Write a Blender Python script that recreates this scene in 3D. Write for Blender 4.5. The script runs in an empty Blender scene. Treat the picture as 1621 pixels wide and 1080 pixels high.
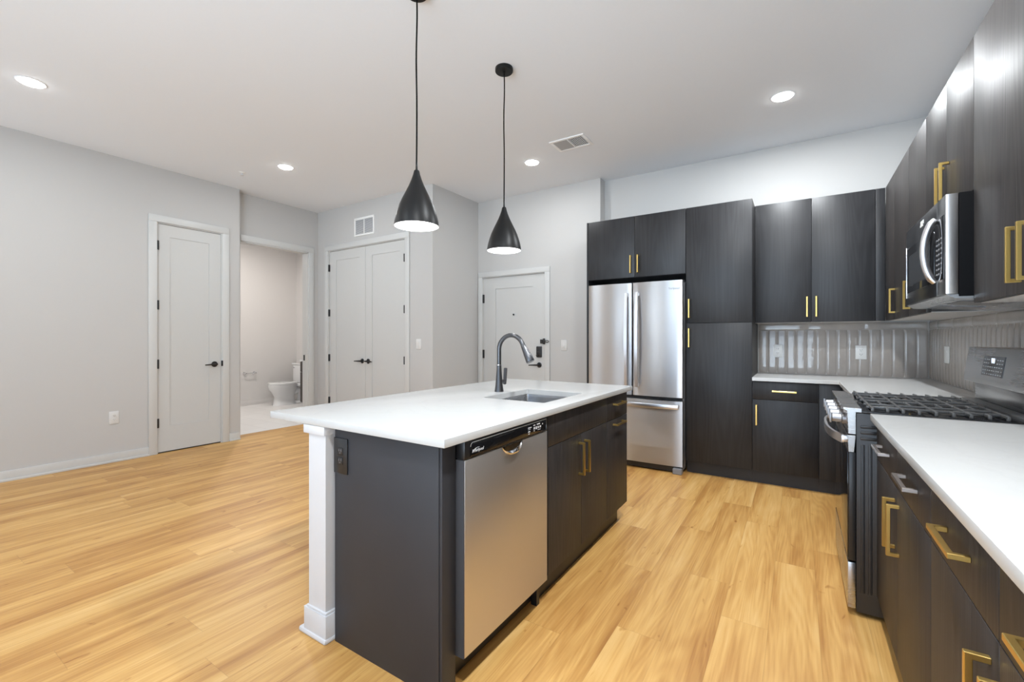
import bpy, bmesh, math, random
from mathutils import Vector, Matrix

random.seed(7)
SC = bpy.context.scene
COL = SC.collection
PI = math.pi

# ------------------------------------------------------------------ camera, sky, exposure
cam_d = bpy.data.cameras.new('camera')
cam = bpy.data.objects.new('camera', cam_d)
COL.objects.link(cam)
cam.location = (0, 0, 1.25)
cam.rotation_euler = (PI / 2, 0, math.radians(32.83))
cam_d.sensor_width = 36.0
cam_d.lens = 702.0 / 1621.0 * 36.0
cam_d.shift_y = -4.0 / 1621.0
cam_d.clip_start = 0.02
SC.camera = cam

SC.view_settings.view_transform = 'Standard'
SC.view_settings.look = 'None'
SC.view_settings.gamma = 1.0
SC.view_settings.use_curve_mapping = False
SC.view_settings.exposure = -0.05

world = bpy.data.worlds.new('sky')
SC.world = world
world.use_nodes = True
wnt = world.node_tree
wb = wnt.nodes['Background']
wtc = wnt.nodes.new('ShaderNodeTexCoord')
wsp = wnt.nodes.new('ShaderNodeSeparateXYZ')
wnt.links.new(wtc.outputs['Generated'], wsp.inputs[0])
wcr = wnt.nodes.new('ShaderNodeValToRGB')      # dimmer sky above, invented bright ground below to light the ceiling
wcr.color_ramp.elements[0].position = 0.46
wcr.color_ramp.elements[0].color = (0.70, 0.85, 1.0, 1)
wcr.color_ramp.elements[1].position = 0.54
wcr.color_ramp.elements[1].color = (0.15, 0.20, 0.27, 1)
wma = wnt.nodes.new('ShaderNodeMath')
wma.operation = 'MULTIPLY_ADD'
wma.inputs[1].default_value = 0.5
wma.inputs[2].default_value = 0.5
wnt.links.new(wsp.outputs['Z'], wma.inputs[0])
wnt.links.new(wma.outputs[0], wcr.inputs['Fac'])
wnt.links.new(wcr.outputs['Color'], wb.inputs['Color'])
wb.inputs['Strength'].default_value = 13.0

CEIL = 3.10
REAR = -1.9
WZ0, WZ1 = 0.06, 2.86
WINDOWS = [(-5.6, -5.0), (-3.3, -2.75), (-1.95, 0.35)]
for wx0, wx1 in WINDOWS:                       # daylight comes in through the rear windows: portals guide the sky's light
    l = bpy.data.lights.new('window_portal', 'AREA')
    l.shape = 'RECTANGLE'
    l.size = wx1 - wx0
    l.size_y = WZ1 - WZ0
    l.cycles.is_portal = True
    lo = bpy.data.objects.new('window_portal', l)
    COL.objects.link(lo)
    lo.location = ((wx0 + wx1) / 2, REAR + 0.01, (WZ0 + WZ1) / 2)
    lo.rotation_euler = (PI / 2, 0, 0)         # -Z towards +Y
LAMP_POWER = 10.0
LAMP_COL = (0.93, 0.97, 1.0)


# ------------------------------------------------------------------ materials
def new_mat(name):
    m = bpy.data.materials.new(name)
    m.use_nodes = True
    nt = m.node_tree
    return m, nt, nt.nodes['Principled BSDF']


def N(nt, typ, **kw):
    n = nt.nodes.new(typ)
    for k, v in kw.items():
        if k.startswith('i_'):
            n.inputs[k[2:]].default_value = v
        else:
            setattr(n, k, v)
    return n


def L(nt, a, b):
    nt.links.new(a, b)


def math_n(nt, op, a, b=None, c=None):
    n = nt.nodes.new('ShaderNodeMath')
    n.operation = op
    for i, v in enumerate((a, b, c)):
        if v is None:
            continue
        if isinstance(v, (int, float)):
            n.inputs[i].default_value = v
        else:
            nt.links.new(v, n.inputs[i])
    return n.outputs[0]


def plain(name, col, rough=0.5, metal=0.0, noise=0.0, nscale=40.0, bump=0.0, coat=0.0, spec=None):
    m, nt, b = new_mat(name)
    b.inputs['Roughness'].default_value = rough
    b.inputs['Metallic'].default_value = metal
    if spec is not None:
        b.inputs['Specular IOR Level'].default_value = spec
    if coat:
        b.inputs['Coat Weight'].default_value = coat
        b.inputs['Coat Roughness'].default_value = 0.1
    geo = N(nt, 'ShaderNodeNewGeometry')
    nz = N(nt, 'ShaderNodeTexNoise', i_Scale=nscale, i_Detail=3.0)
    L(nt, geo.outputs['Position'], nz.inputs['Vector'])
    mx = N(nt, 'ShaderNodeMix', data_type='RGBA')
    c1 = tuple(max(0, c * (1 - noise)) for c in col[:3]) + (1,)
    c2 = tuple(min(1, c * (1 + noise)) for c in col[:3]) + (1,)
    mx.inputs['A'].default_value = c1
    mx.inputs['B'].default_value = c2
    L(nt, nz.outputs['Fac'], mx.inputs['Factor'])
    L(nt, mx.outputs['Result'], b.inputs['Base Color'])
    if bump:
        bp = N(nt, 'ShaderNodeBump', i_Strength=bump, i_Distance=0.002)
        L(nt, nz.outputs['Fac'], bp.inputs['Height'])
        L(nt, bp.outputs['Normal'], b.inputs['Normal'])
    return m


def emit(name, col, strength):
    m = bpy.data.materials.new(name)
    m.use_nodes = True
    nt = m.node_tree
    nt.nodes.remove(nt.nodes['Principled BSDF'])
    e = N(nt, 'ShaderNodeEmission', i_Strength=strength)
    e.inputs['Color'].default_value = col + (1,)
    L(nt, e.outputs[0], nt.nodes['Material Output'].inputs['Surface'])
    return m


def wood_dark(name, c0, c1, rough=0.36, bump=0.15, spread=0.0, spec=0.4):
    """Black stained wood: vertical grain, cathedral arches from contour lines of stretched noise."""
    m, nt, b = new_mat(name)
    b.inputs['Specular IOR Level'].default_value = spec
    if spread:                                 # light spreads across the vertical grain
        b.inputs['Anisotropic'].default_value = spread
        tg = N(nt, 'ShaderNodeTangent', direction_type='RADIAL', axis='Z')
        L(nt, tg.outputs[0], b.inputs['Tangent'])
    geo = N(nt, 'ShaderNodeNewGeometry')
    oi = N(nt, 'ShaderNodeObjectInfo')
    off = math_n(nt, 'MULTIPLY', oi.outputs['Random'], 37.0)
    add = N(nt, 'ShaderNodeVectorMath', operation='ADD')
    cmb = N(nt, 'ShaderNodeCombineXYZ')
    for k in 'XYZ':
        L(nt, off, cmb.inputs[k])
    L(nt, geo.outputs['Position'], add.inputs[0])
    L(nt, cmb.outputs[0], add.inputs[1])
    mp = N(nt, 'ShaderNodeMapping')
    mp.inputs['Scale'].default_value = (5.0, 5.0, 0.42)
    L(nt, add.outputs[0], mp.inputs['Vector'])
    n1 = N(nt, 'ShaderNodeTexNoise', i_Scale=1.0, i_Detail=1.5, i_Roughness=0.35)
    L(nt, mp.outputs[0], n1.inputs['Vector'])
    s = math_n(nt, 'SINE', math_n(nt, 'MULTIPLY', n1.outputs['Fac'], 105.0))
    s = math_n(nt, 'MULTIPLY_ADD', s, 0.5, 0.5)
    mp2 = N(nt, 'ShaderNodeMapping')
    mp2.inputs['Scale'].default_value = (210, 210, 3.2)
    L(nt, add.outputs[0], mp2.inputs['Vector'])
    n2 = N(nt, 'ShaderNodeTexNoise', i_Scale=1.0, i_Detail=3.0)
    L(nt, mp2.outputs[0], n2.inputs['Vector'])
    n3 = N(nt, 'ShaderNodeTexNoise', i_Scale=2.2, i_Detail=2.0)
    L(nt, add.outputs[0], n3.inputs['Vector'])
    g = math_n(nt, 'ADD', math_n(nt, 'MULTIPLY', s, 0.13), math_n(nt, 'MULTIPLY', n2.outputs['Fac'], 0.55))
    g = math_n(nt, 'ADD', g, math_n(nt, 'MULTIPLY', n3.outputs['Fac'], 0.35))
    cr = N(nt, 'ShaderNodeValToRGB')
    cr.color_ramp.elements[0].position = 0.25
    cr.color_ramp.elements[0].color = c0 + (1,)
    cr.color_ramp.elements[1].position = 0.85
    cr.color_ramp.elements[1].color = c1 + (1,)
    L(nt, g, cr.inputs['Fac'])
    L(nt, cr.outputs['Color'], b.inputs['Base Color'])
    rr = math_n(nt, 'MULTIPLY_ADD', n3.outputs['Fac'], 0.16, rough - 0.08)
    L(nt, rr, b.inputs['Roughness'])
    bp = N(nt, 'ShaderNodeBump', i_Strength=bump, i_Distance=0.001)
    L(nt, math_n(nt, 'ADD', math_n(nt, 'MULTIPLY', s, 0.3), n2.outputs['Fac']), bp.inputs['Height'])
    L(nt, bp.outputs['Normal'], b.inputs['Normal'])
    return m


def steel(name, col=(0.62, 0.62, 0.63), rough=0.27, vertical=True, amount=0.04, smear=0.0):
    m, nt, b = new_mat(name)
    b.inputs['Metallic'].default_value = 1.0
    b.inputs['Base Color'].default_value = col + (1,)
    if smear:                                  # brushed along its width: reflections smear up and down
        b.inputs['Anisotropic'].default_value = smear
        b.inputs['Anisotropic Rotation'].default_value = 0.25
        tg = N(nt, 'ShaderNodeTangent', direction_type='RADIAL', axis='Z')
        L(nt, tg.outputs[0], b.inputs['Tangent'])
    geo = N(nt, 'ShaderNodeNewGeometry')
    mp = N(nt, 'ShaderNodeMapping')
    mp.inputs['Scale'].default_value = (420, 420, 3) if vertical else (4, 4, 420)
    L(nt, geo.outputs['Position'], mp.inputs['Vector'])
    nz = N(nt, 'ShaderNodeTexNoise', i_Scale=1.0, i_Detail=2.0)
    L(nt, mp.outputs[0], nz.inputs['Vector'])
    n2 = N(nt, 'ShaderNodeTexNoise', i_Scale=3.0, i_Detail=2.0)
    L(nt, geo.outputs['Position'], n2.inputs['Vector'])
    r = math_n(nt, 'MULTIPLY_ADD', nz.outputs['Fac'], amount, rough - amount / 2)
    r = math_n(nt, 'MULTIPLY_ADD', n2.outputs['Fac'], 0.08, math_n(nt, 'SUBTRACT', r, 0.04))
    L(nt, r, b.inputs['Roughness'])
    bp = N(nt, 'ShaderNodeBump', i_Strength=0.004, i_Distance=0.001)
    L(nt, nz.outputs['Fac'], bp.inputs['Height'])
    L(nt, bp.outputs['Normal'], b.inputs['Normal'])
    return m


def floor_wood():
    m, nt, b = new_mat('oak plank flooring')
    geo = N(nt, 'ShaderNodeNewGeometry')
    sp = N(nt, 'ShaderNodeSeparateXYZ')
    L(nt, geo.outputs['Position'], sp.inputs[0])
    W, LEN = 0.184, 1.23
    xr = math_n(nt, 'DIVIDE', math_n(nt, 'ADD', sp.outputs['X'], 20.165), W)
    row = math_n(nt, 'FLOOR', xr)
    wn = N(nt, 'ShaderNodeTexWhiteNoise', noise_dimensions='1D')
    L(nt, row, wn.inputs['W'])
    yy = math_n(nt, 'DIVIDE', math_n(nt, 'ADD', sp.outputs['Y'], math_n(nt, 'MULTIPLY_ADD', wn.outputs['Value'], LEN, 20.0)), LEN)
    col = math_n(nt, 'FLOOR', yy)
    idv = N(nt, 'ShaderNodeCombineXYZ')
    L(nt, row, idv.inputs['X'])
    L(nt, col, idv.inputs['Y'])
    pn = N(nt, 'ShaderNodeTexWhiteNoise', noise_dimensions='3D')
    L(nt, idv.outputs[0], pn.inputs['Vector'])
    # grain coordinates: shifted by plank
    sh = N(nt, 'ShaderNodeVectorMath', operation='SCALE')
    L(nt, pn.outputs['Color'], sh.inputs[0])
    sh.inputs['Scale'].default_value = 31.0
    ad = N(nt, 'ShaderNodeVectorMath', operation='ADD')
    L(nt, geo.outputs['Position'], ad.inputs[0])
    L(nt, sh.outputs[0], ad.inputs[1])

    def stretched(sx, sy, detail, rough=0.5, dist=0.0):
        mp = N(nt, 'ShaderNodeMapping')
        mp.inputs['Scale'].default_value = (sx, sy, 1)
        L(nt, ad.outputs[0], mp.inputs['Vector'])
        n = N(nt, 'ShaderNodeTexNoise', i_Scale=1.0, i_Detail=detail, i_Roughness=rough, i_Distortion=dist)
        L(nt, mp.outputs[0], n.inputs['Vector'])
        return n.outputs['Fac']
    big = stretched(9.0, 0.8, 3.0, 0.55)
    cont = stretched(8.0, 0.55, 1.5, 0.4)
    lines = math_n(nt, 'MULTIPLY_ADD', math_n(nt, 'SINE', math_n(nt, 'MULTIPLY', cont, 130.0)), 0.5, 0.5)
    fine = stretched(150.0, 3.5, 3.0, 0.6)
    mid = stretched(38.0, 1.6, 3.0, 0.55)
    knot = stretched(20.0, 7.0, 2.0, 0.5, 0.6)
    kn = N(nt, 'ShaderNodeMapRange', clamp=True)
    kn.inputs['From Min'].default_value = 0.70
    kn.inputs['From Max'].default_value = 0.82
    L(nt, knot, kn.inputs['Value'])
    v = math_n(nt, 'MULTIPLY', big, 0.80)
    v = math_n(nt, 'ADD', v, math_n(nt, 'MULTIPLY', lines, 0.06))
    v = math_n(nt, 'ADD', v, math_n(nt, 'MULTIPLY', fine, 0.24))
    v = math_n(nt, 'ADD', v, math_n(nt, 'MULTIPLY', mid, 0.30))
    v = math_n(nt, 'ADD', v, math_n(nt, 'MULTIPLY', pn.outputs['Value'], 0.11))
    v = math_n(nt, 'SUBTRACT', v, math_n(nt, 'MULTIPLY', kn.outputs['Result'], 0.40))
    cr = N(nt, 'ShaderNodeValToRGB')
    e = cr.color_ramp.elements
    e[0].position = 0.22
    e[0].color = (0.130, 0.050, 0.011, 1)
    e[1].position = 1.0
    e[1].color = (0.70, 0.445, 0.172, 1)
    for p, c in ((0.50, (0.335, 0.143, 0.032, 1)), (0.67, (0.470, 0.238, 0.064, 1)), (0.83, (0.605, 0.345, 0.107, 1))):
        x = e.new(p)
        x.color = c
    L(nt, v, cr.inputs['Fac'])
    # seams
    fx = math_n(nt, 'ABSOLUTE', math_n(nt, 'SUBTRACT', math_n(nt, 'FRACT', xr), 0.5))
    fy = math_n(nt, 'ABSOLUTE', math_n(nt, 'SUBTRACT', math_n(nt, 'FRACT', yy), 0.5))
    sx = math_n(nt, 'GREATER_THAN', fx, 0.5 - 0.0012 / W)
    sy = math_n(nt, 'GREATER_THAN', fy, 0.5 - 0.0012 / LEN)
    seam = math_n(nt, 'MAXIMUM', sx, sy)
    mx = N(nt, 'ShaderNodeMix', data_type='RGBA')
    L(nt, math_n(nt, 'MULTIPLY', seam, 0.18), mx.inputs['Factor'])
    L(nt, cr.outputs['Color'], mx.inputs['A'])
    mx.inputs['B'].default_value = (0.10, 0.045, 0.015, 1)
    L(nt, mx.outputs['Result'], b.inputs['Base Color'])
    L(nt, math_n(nt, 'MULTIPLY_ADD', fine, 0.15, 0.34), b.inputs['Roughness'])
    bp = N(nt, 'ShaderNodeBump', i_Strength=0.12, i_Distance=0.001)
    L(nt, math_n(nt, 'SUBTRACT', math_n(nt, 'ADD', fine, math_n(nt, 'MULTIPLY', lines, 0.4)), seam), bp.inputs['Height'])
    L(nt, bp.outputs['Normal'], b.inputs['Normal'])
    return m


def tile_glaze(name, col):
    m, nt, b = new_mat(name)
    b.inputs['Roughness'].default_value = 0.07
    geo = N(nt, 'ShaderNodeNewGeometry')
    n1 = N(nt, 'ShaderNodeTexNoise', i_Scale=9.0, i_Detail=2.0)
    L(nt, geo.outputs['Position'], n1.inputs['Vector'])
    mx = N(nt, 'ShaderNodeMix', data_type='RGBA')
    mx.inputs['A'].default_value = tuple(c * 0.85 for c in col) + (1,)
    mx.inputs['B'].default_value = tuple(c * 1.15 for c in col) + (1,)
    L(nt, n1.outputs['Fac'], mx.inputs['Factor'])
    L(nt, mx.outputs['Result'], b.inputs['Base Color'])
    n2 = N(nt, 'ShaderNodeTexNoise', i_Scale=38.0, i_Detail=1.0)
    L(nt, geo.outputs['Position'], n2.inputs['Vector'])
    bp = N(nt, 'ShaderNodeBump', i_Strength=0.10, i_Distance=0.006)
    L(nt, n2.outputs['Fac'], bp.inputs['Height'])
    L(nt, bp.outputs['Normal'], b.inputs['Normal'])
    return m


def quartz():
    m, nt, b = new_mat('white quartz')
    b.inputs['Roughness'].default_value = 0.22
    geo = N(nt, 'ShaderNodeNewGeometry')
    n1 = N(nt, 'ShaderNodeTexNoise', i_Scale=3.0, i_Detail=5.0, i_Distortion=1.2)
    L(nt, geo.outputs['Position'], n1.inputs['Vector'])
    v = math_n(nt, 'ABSOLUTE', math_n(nt, 'SUBTRACT', n1.outputs['Fac'], 0.5))
    mr = N(nt, 'ShaderNodeMapRange', clamp=True)
    mr.inputs['From Max'].default_value = 0.03
    L(nt, v, mr.inputs['Value'])
    n2 = N(nt, 'ShaderNodeTexNoise', i_Scale=160.0, i_Detail=2.0)
    L(nt, geo.outputs['Position'], n2.inputs['Vector'])
    f = math_n(nt, 'MULTIPLY', math_n(nt, 'ADD', mr.outputs['Result'], n2.outputs['Fac']), 0.5)
    mx = N(nt, 'ShaderNodeMix', data_type='RGBA')
    mx.inputs['A'].default_value = (0.515, 0.515, 0.505, 1)
    mx.inputs['B'].default_value = (0.540, 0.540, 0.530, 1)
    L(nt, f, mx.inputs['Factor'])
    L(nt, mx.outputs['Result'], b.inputs['Base Color'])
    return m


def marble_tile():
    m, nt, b = new_mat('pale marble floor tile')
    b.inputs['Roughness'].default_value = 0.3
    geo = N(nt, 'ShaderNodeNewGeometry')
    br = N(nt, 'ShaderNodeTexBrick', offset=0.5)
    br.inputs['Scale'].default_value = 1.0
    br.inputs['Mortar Size'].default_value = 0.003
    br.inputs['Brick Width'].default_value = 0.6
    br.inputs['Row Height'].default_value = 0.3
    br.inputs['Color1'].default_value = (0.80, 0.78, 0.76, 1)
    br.inputs['Color2'].default_value = (0.76, 0.74, 0.72, 1)
    br.inputs['Mortar'].default_value = (0.60, 0.58, 0.56, 1)
    L(nt, geo.outputs['Position'], br.inputs['Vector'])
    nz = N(nt, 'ShaderNodeTexNoise', i_Scale=2.5, i_Detail=6.0, i_Distortion=2.0)
    L(nt, geo.outputs['Position'], nz.inputs['Vector'])
    mx = N(nt, 'ShaderNodeMix', data_type='RGBA', blend_type='MULTIPLY')
    mx.inputs['Factor'].default_value = 0.25
    L(nt, br.outputs['Color'], mx.inputs['A'])
    L(nt, nz.outputs['Color'], mx.inputs['B'])
    L(nt, br.outputs['Color'], b.inputs['Base Color'])
    return m


def pane_glass():
    m = bpy.data.materials.new('window glass')
    m.use_nodes = True
    nt = m.node_tree
    nt.nodes.remove(nt.nodes['Principled BSDF'])
    t = N(nt, 'ShaderNodeBsdfTransparent')
    g = N(nt, 'ShaderNodeBsdfGlossy', i_Roughness=0.0)
    mx = N(nt, 'ShaderNodeMixShader')
    mx.inputs[0].default_value = 0.07
    L(nt, t.outputs[0], mx.inputs[1])
    L(nt, g.outputs[0], mx.inputs[2])
    L(nt, mx.outputs[0], nt.nodes['Material Output'].inputs['Surface'])
    return m


M = dict(
    wall=plain('warm grey wall paint', (0.53, 0.52, 0.505), 0.75, noise=0.01, nscale=90, bump=0.04),
    ceil=plain('white ceiling paint', (0.80, 0.825, 0.86), 0.85, noise=0.01, nscale=60, bump=0.03),
    trim=plain('satin white trim paint', (0.60, 0.60, 0.585), 0.42, noise=0.01),
    door=plain('satin grey white door paint', (0.575, 0.575, 0.56), 0.42, noise=0.01),
    bathwall=plain('pale bathroom paint', (0.70, 0.675, 0.655), 0.75, noise=0.01),
    postwhite=plain('bright white trim paint', (0.62, 0.62, 0.63), 0.4, noise=0.01),
    floor=floor_wood(),
    marble=marble_tile(),
    cab=wood_dark('black stained oak', (0.009, 0.009, 0.010), (0.032, 0.032, 0.035), 0.42),
    cabwarm=wood_dark('dark brown stained oak', (0.013, 0.0113, 0.0108), (0.058, 0.0505, 0.048), 0.47, 0.6, 0.6, 0.38),
    toe=plain('black toe kick board', (0.018, 0.018, 0.020), 0.4, noise=0.1),
    gap=plain('black shadow gap board', (0.006, 0.006, 0.006), 0.8),
    panel=plain('matte charcoal panel', (0.032, 0.032, 0.036), 0.5, noise=0.12, nscale=6, spec=0.35),
    under=plain('pale cabinet laminate', (0.52, 0.49, 0.46), 0.5, noise=0.03),
    quartz=quartz(),
    steel=steel('brushed stainless steel', (0.54, 0.54, 0.545), 0.36, smear=0.92),
    steelh=steel('horizontally brushed stainless steel', (0.48, 0.48, 0.485), vertical=False),
    steeldw=steel('warm brushed stainless steel', (0.66, 0.64, 0.62), 0.48),
    darksteel=steel('dark stainless steel', (0.20, 0.20, 0.21), 0.25),
    chrome=plain('polished chrome', (0.80, 0.80, 0.82), 0.08, 1.0),
    satin=plain('satin light metal', (0.72, 0.72, 0.74), 0.28, 1.0),
    knob=plain('grey metal knob', (0.30, 0.30, 0.31), 0.42, 1.0),
    brass=plain('brushed brass', (0.72, 0.50, 0.16), 0.30, 1.0, noise=0.05),
    greymetal=plain('grey brushed metal', (0.50, 0.46, 0.44), 0.32, 1.0, noise=0.05),  # even grey tone for two drawer pulls among the brass ones
    black=plain('satin black', (0.012, 0.012, 0.013), 0.35),
    shell=plain('black painted shell', (0.004, 0.004, 0.0045), 0.5, spec=0.04),
    blackmat=plain('matte black metal', (0.020, 0.020, 0.020), 0.50),
    pendant=plain('satin black lamp enamel', (0.006, 0.006, 0.006), 0.40, spec=0.28),
    cord=plain('black cloth cord', (0.006, 0.006, 0.006), 0.8, spec=0.05),
    gunmetal=plain('gunmetal faucet finish', (0.11, 0.11, 0.115), 0.30, 0.9),
    glassblack=plain('black glass', (0.008, 0.008, 0.009), 0.04),
    iron=plain('cast iron', (0.07, 0.07, 0.07), 0.34, noise=0.2, nscale=200, bump=0.2),
    enamel=plain('black speckled enamel', (0.020, 0.020, 0.021), 0.33, noise=0.5, nscale=700, bump=0.3),
    screen=plain('dark perforated screen', (0.035, 0.037, 0.04), 0.25),
    grey=plain('grey plastic', (0.22, 0.22, 0.23), 0.45),
    edge=plain('dark grey edge plastic', (0.05, 0.05, 0.055), 0.55),
    white=plain('white plastic', (0.84, 0.84, 0.82), 0.35),
    offwhite=plain('off white plastic', (0.68, 0.67, 0.65), 0.4),
    slot=plain('dark slot', (0.03, 0.03, 0.03), 0.6),
    porcelain=plain('white porcelain', (0.78, 0.78, 0.78), 0.10, coat=0.3),
    vanity=plain('dark brown vanity laminate', (0.030, 0.020, 0.015), 0.4, noise=0.2),
    tile=tile_glaze('greige glazed tile', (0.41, 0.37, 0.335)),
    grout=plain('pale grout', (0.50, 0.48, 0.46), 0.8),
    lens=emit('lit lamp lens', (1.0, 0.98, 0.95), 30.0),
    bulb=emit('lit bulb', (1.0, 0.97, 0.92), 14.0),
    shadein=plain('white lamp lining', (0.85, 0.85, 0.83), 0.5),
    display=emit('lit display digits', (0.75, 0.85, 1.0), 2.0),
    mark=plain('pale grey print', (0.62, 0.62, 0.63), 0.5),
    vent=plain('white vent enamel', (0.88, 0.88, 0.88), 0.5),
    louvre=plain('light grey louvre enamel', (0.50, 0.50, 0.50), 0.5),
    dark=plain('black vent shade', (0.012, 0.012, 0.012), 0.9),  # black that stands in for the shade behind the vent grille
    glass=pane_glass(),
)


# ------------------------------------------------------------------ mesh helpers
class MB:
    def __init__(self):
        self.bm = bmesh.new()

    def box(self, x0, x1, y0, y1, z0, z1, bev=0.0, seg=2):
        x0, x1 = min(x0, x1), max(x0, x1)
        y0, y1 = min(y0, y1), max(y0, y1)
        z0, z1 = min(z0, z1), max(z0, z1)
        vs = [self.bm.verts.new(p) for p in ((x0, y0, z0), (x1, y0, z0), (x1, y1, z0), (x0, y1, z0),
                                             (x0, y0, z1), (x1, y0, z1), (x1, y1, z1), (x0, y1, z1))]
        fs = [self.bm.faces.new([vs[i] for i in f]) for f in
              ((3, 2, 1, 0), (4, 5, 6, 7), (0, 1, 5, 4), (1, 2, 6, 5), (2, 3, 7, 6), (3, 0, 4, 7))]
        if bev:
            es = list({e for f in fs for e in f.edges})
            bmesh.ops.bevel(self.bm, geom=es, offset=bev, segments=seg, profile=0.5, affect='EDGES')
        return self

    def prism(self, pts, vec, bev=0.0):
        """pts: 3-D outline, extruded by vec."""
        v = Vector(vec)
        a = [self.bm.verts.new(p) for p in pts]
        b = [self.bm.verts.new(Vector(p) + v) for p in pts]
        n = len(pts)
        fs = [self.bm.faces.new(a[::-1]), self.bm.faces.new(b)]
        for i in range(n):
            j = (i + 1) % n
            fs.append(self.bm.faces.new((a[i], a[j], b[j], b[i])))
        bmesh.ops.recalc_face_normals(self.bm, faces=fs)
        if bev:
            es = list({e for f in fs for e in f.edges})
            bmesh.ops.bevel(self.bm, geom=es, offset=bev, segments=1, profile=0.5, affect='EDGES')
        return self

    def lathe(self, prof, at=(0, 0, 0), axis='z', seg=32, close=False):
        """prof: (radius, height) pairs."""
        at = Vector(at)
        mp = {'z': lambda c, s, h: Vector((c, s, h)), 'x': lambda c, s, h: Vector((h, c, s)), 'y': lambda c, s, h: Vector((s, h, c))}[axis]
        rings = []
        for r, h in prof:
            if r < 1e-6:
                rings.append([self.bm.verts.new(at + mp(0, 0, h))])
            else:
                rings.append([self.bm.verts.new(at + mp(r * math.cos(2 * PI * k / seg), r * math.sin(2 * PI * k / seg), h)) for k in range(seg)])
        fs = []
        for a, b in zip(rings, rings[1:]):
            for k in range(seg):
                k2 = (k + 1) % seg
                q = []
                for v in (a[k % len(a)], a[k2 % len(a)], b[k2 % len(b)], b[k % len(b)]):
                    if v not in q:
                        q.append(v)
                if len(q) > 2:
                    fs.append(self.bm.faces.new(q))
        bmesh.ops.recalc_face_normals(self.bm, faces=fs)
        return self

    def cyl(self, at, r, h, axis='z', seg=24):
        return self.lathe([(0, 0), (r, 0), (r, h), (0, h)], at, axis, seg)

    def tube(self, path, rad, seg=12, flat=None):
        """path: points; rad: radius or list of radii; flat=(a,b) scales the section."""
        P = [Vector(p) for p in path]
        R = rad if isinstance(rad, (list, tuple)) else [rad] * len(P)
        t0 = (P[1] - P[0]).normalized()
        up = Vector((0, 0, 1)) if abs(t0.z) < 0.9 else Vector((0, 1, 0))
        nrm = (up - t0 * up.dot(t0)).normalized()
        rings = []
        for i, p in enumerate(P):
            t = (P[min(i + 1, len(P) - 1)] - P[max(i - 1, 0)]).normalized()
            nrm = (nrm - t * nrm.dot(t)).normalized()
            bn = t.cross(nrm)
            fa, fb = flat or (1, 1)
            rings.append([self.bm.verts.new(p + (nrm * math.cos(2 * PI * k / seg) * fa + bn * math.sin(2 * PI * k / seg) * fb) * R[i]) for k in range(seg)])
        fs = []
        for a, b in zip(rings, rings[1:]):
            for k in range(seg):
                fs.append(self.bm.faces.new((a[k], a[(k + 1) % seg], b[(k + 1) % seg], b[k])))
        fs.append(self.bm.faces.new(rings[0][::-1]))
        fs.append(self.bm.faces.new(rings[-1]))
        bmesh.ops.recalc_face_normals(self.bm, faces=fs)
        return self

    def band(self, path, hz, th):
        """a flat strip: plan path (x, y), height hz=(z0, z1), thickness th to the path's own left."""
        n = len(path)
        inn, out = [], []
        for i, (x, y) in enumerate(path):
            a = Vector(path[max(i - 1, 0)])
            b = Vector(path[min(i + 1, n - 1)])
            t = (b - a).normalized()
            nr = Vector((-t.y, t.x)) * th
            out.append((x, y))
            inn.append((x + nr.x, y + nr.y))
        rings = []
        for (o, q) in zip(out, inn):
            rings.append([self.bm.verts.new((o[0], o[1], hz[0])), self.bm.verts.new((o[0], o[1], hz[1])),
                          self.bm.verts.new((q[0], q[1], hz[1])), self.bm.verts.new((q[0], q[1], hz[0]))])
        fs = [self.bm.faces.new(rings[0]), self.bm.faces.new(rings[-1][::-1])]
        for a, b in zip(rings, rings[1:]):
            for k in range(4):
                fs.append(self.bm.faces.new((a[k], a[(k + 1) % 4], b[(k + 1) % 4], b[k])))
        bmesh.ops.recalc_face_normals(self.bm, faces=fs)
        return self


def world_loc(o):
    v = Vector((0, 0, 0))
    while o is not None:
        v += o.location
        o = o.parent
    return v


def part(name, mb, mat, parent=None, at=None, smooth=True, label=None):
    """One mesh object in world coordinates; its origin lies at its parent's origin, or at `at`."""
    me = bpy.data.meshes.new(name)
    mb.bm.normal_update()
    org = Vector(at) if at is not None else (world_loc(parent) if parent else Vector((0, 0, 0)))
    if at is None and parent is None:
        zs = [v.co for v in mb.bm.verts]
        org = Vector((sum(v.x for v in zs) / len(zs), sum(v.y for v in zs) / len(zs), min(v.z for v in zs)))
    for v in mb.bm.verts:
        v.co -= org
    mb.bm.to_mesh(me)
    mb.bm.free()
    me.materials.append(M[mat] if isinstance(mat, str) else mat)
    if smooth:
        me.shade_smooth()
        me.set_sharp_from_angle(angle=math.radians(32))
    o = bpy.data.objects.new(name, me)
    COL.objects.link(o)
    if parent is not None:
        o.parent = parent
        o.location = org - world_loc(parent)
    else:
        o.location = org
    if label:
        o['label'] = label
    return o


def tag(o, label, cat, group=None, kind=None):
    o['label'] = label
    o['category'] = cat
    if group:
        o['group'] = group
    if kind:
        o['kind'] = kind
    return o


def thing(name, loc, label, cat, group=None, kind=None):
    o = bpy.data.objects.new(name, None)
    o.empty_display_size = 0.05
    COL.objects.link(o)
    o.location = loc
    return tag(o, label, cat, group, kind)


def struct(name, mb, mat, label, cat, smooth=True):
    return tag(part(name, mb, mat, smooth=smooth), label, cat, kind='structure')


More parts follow.
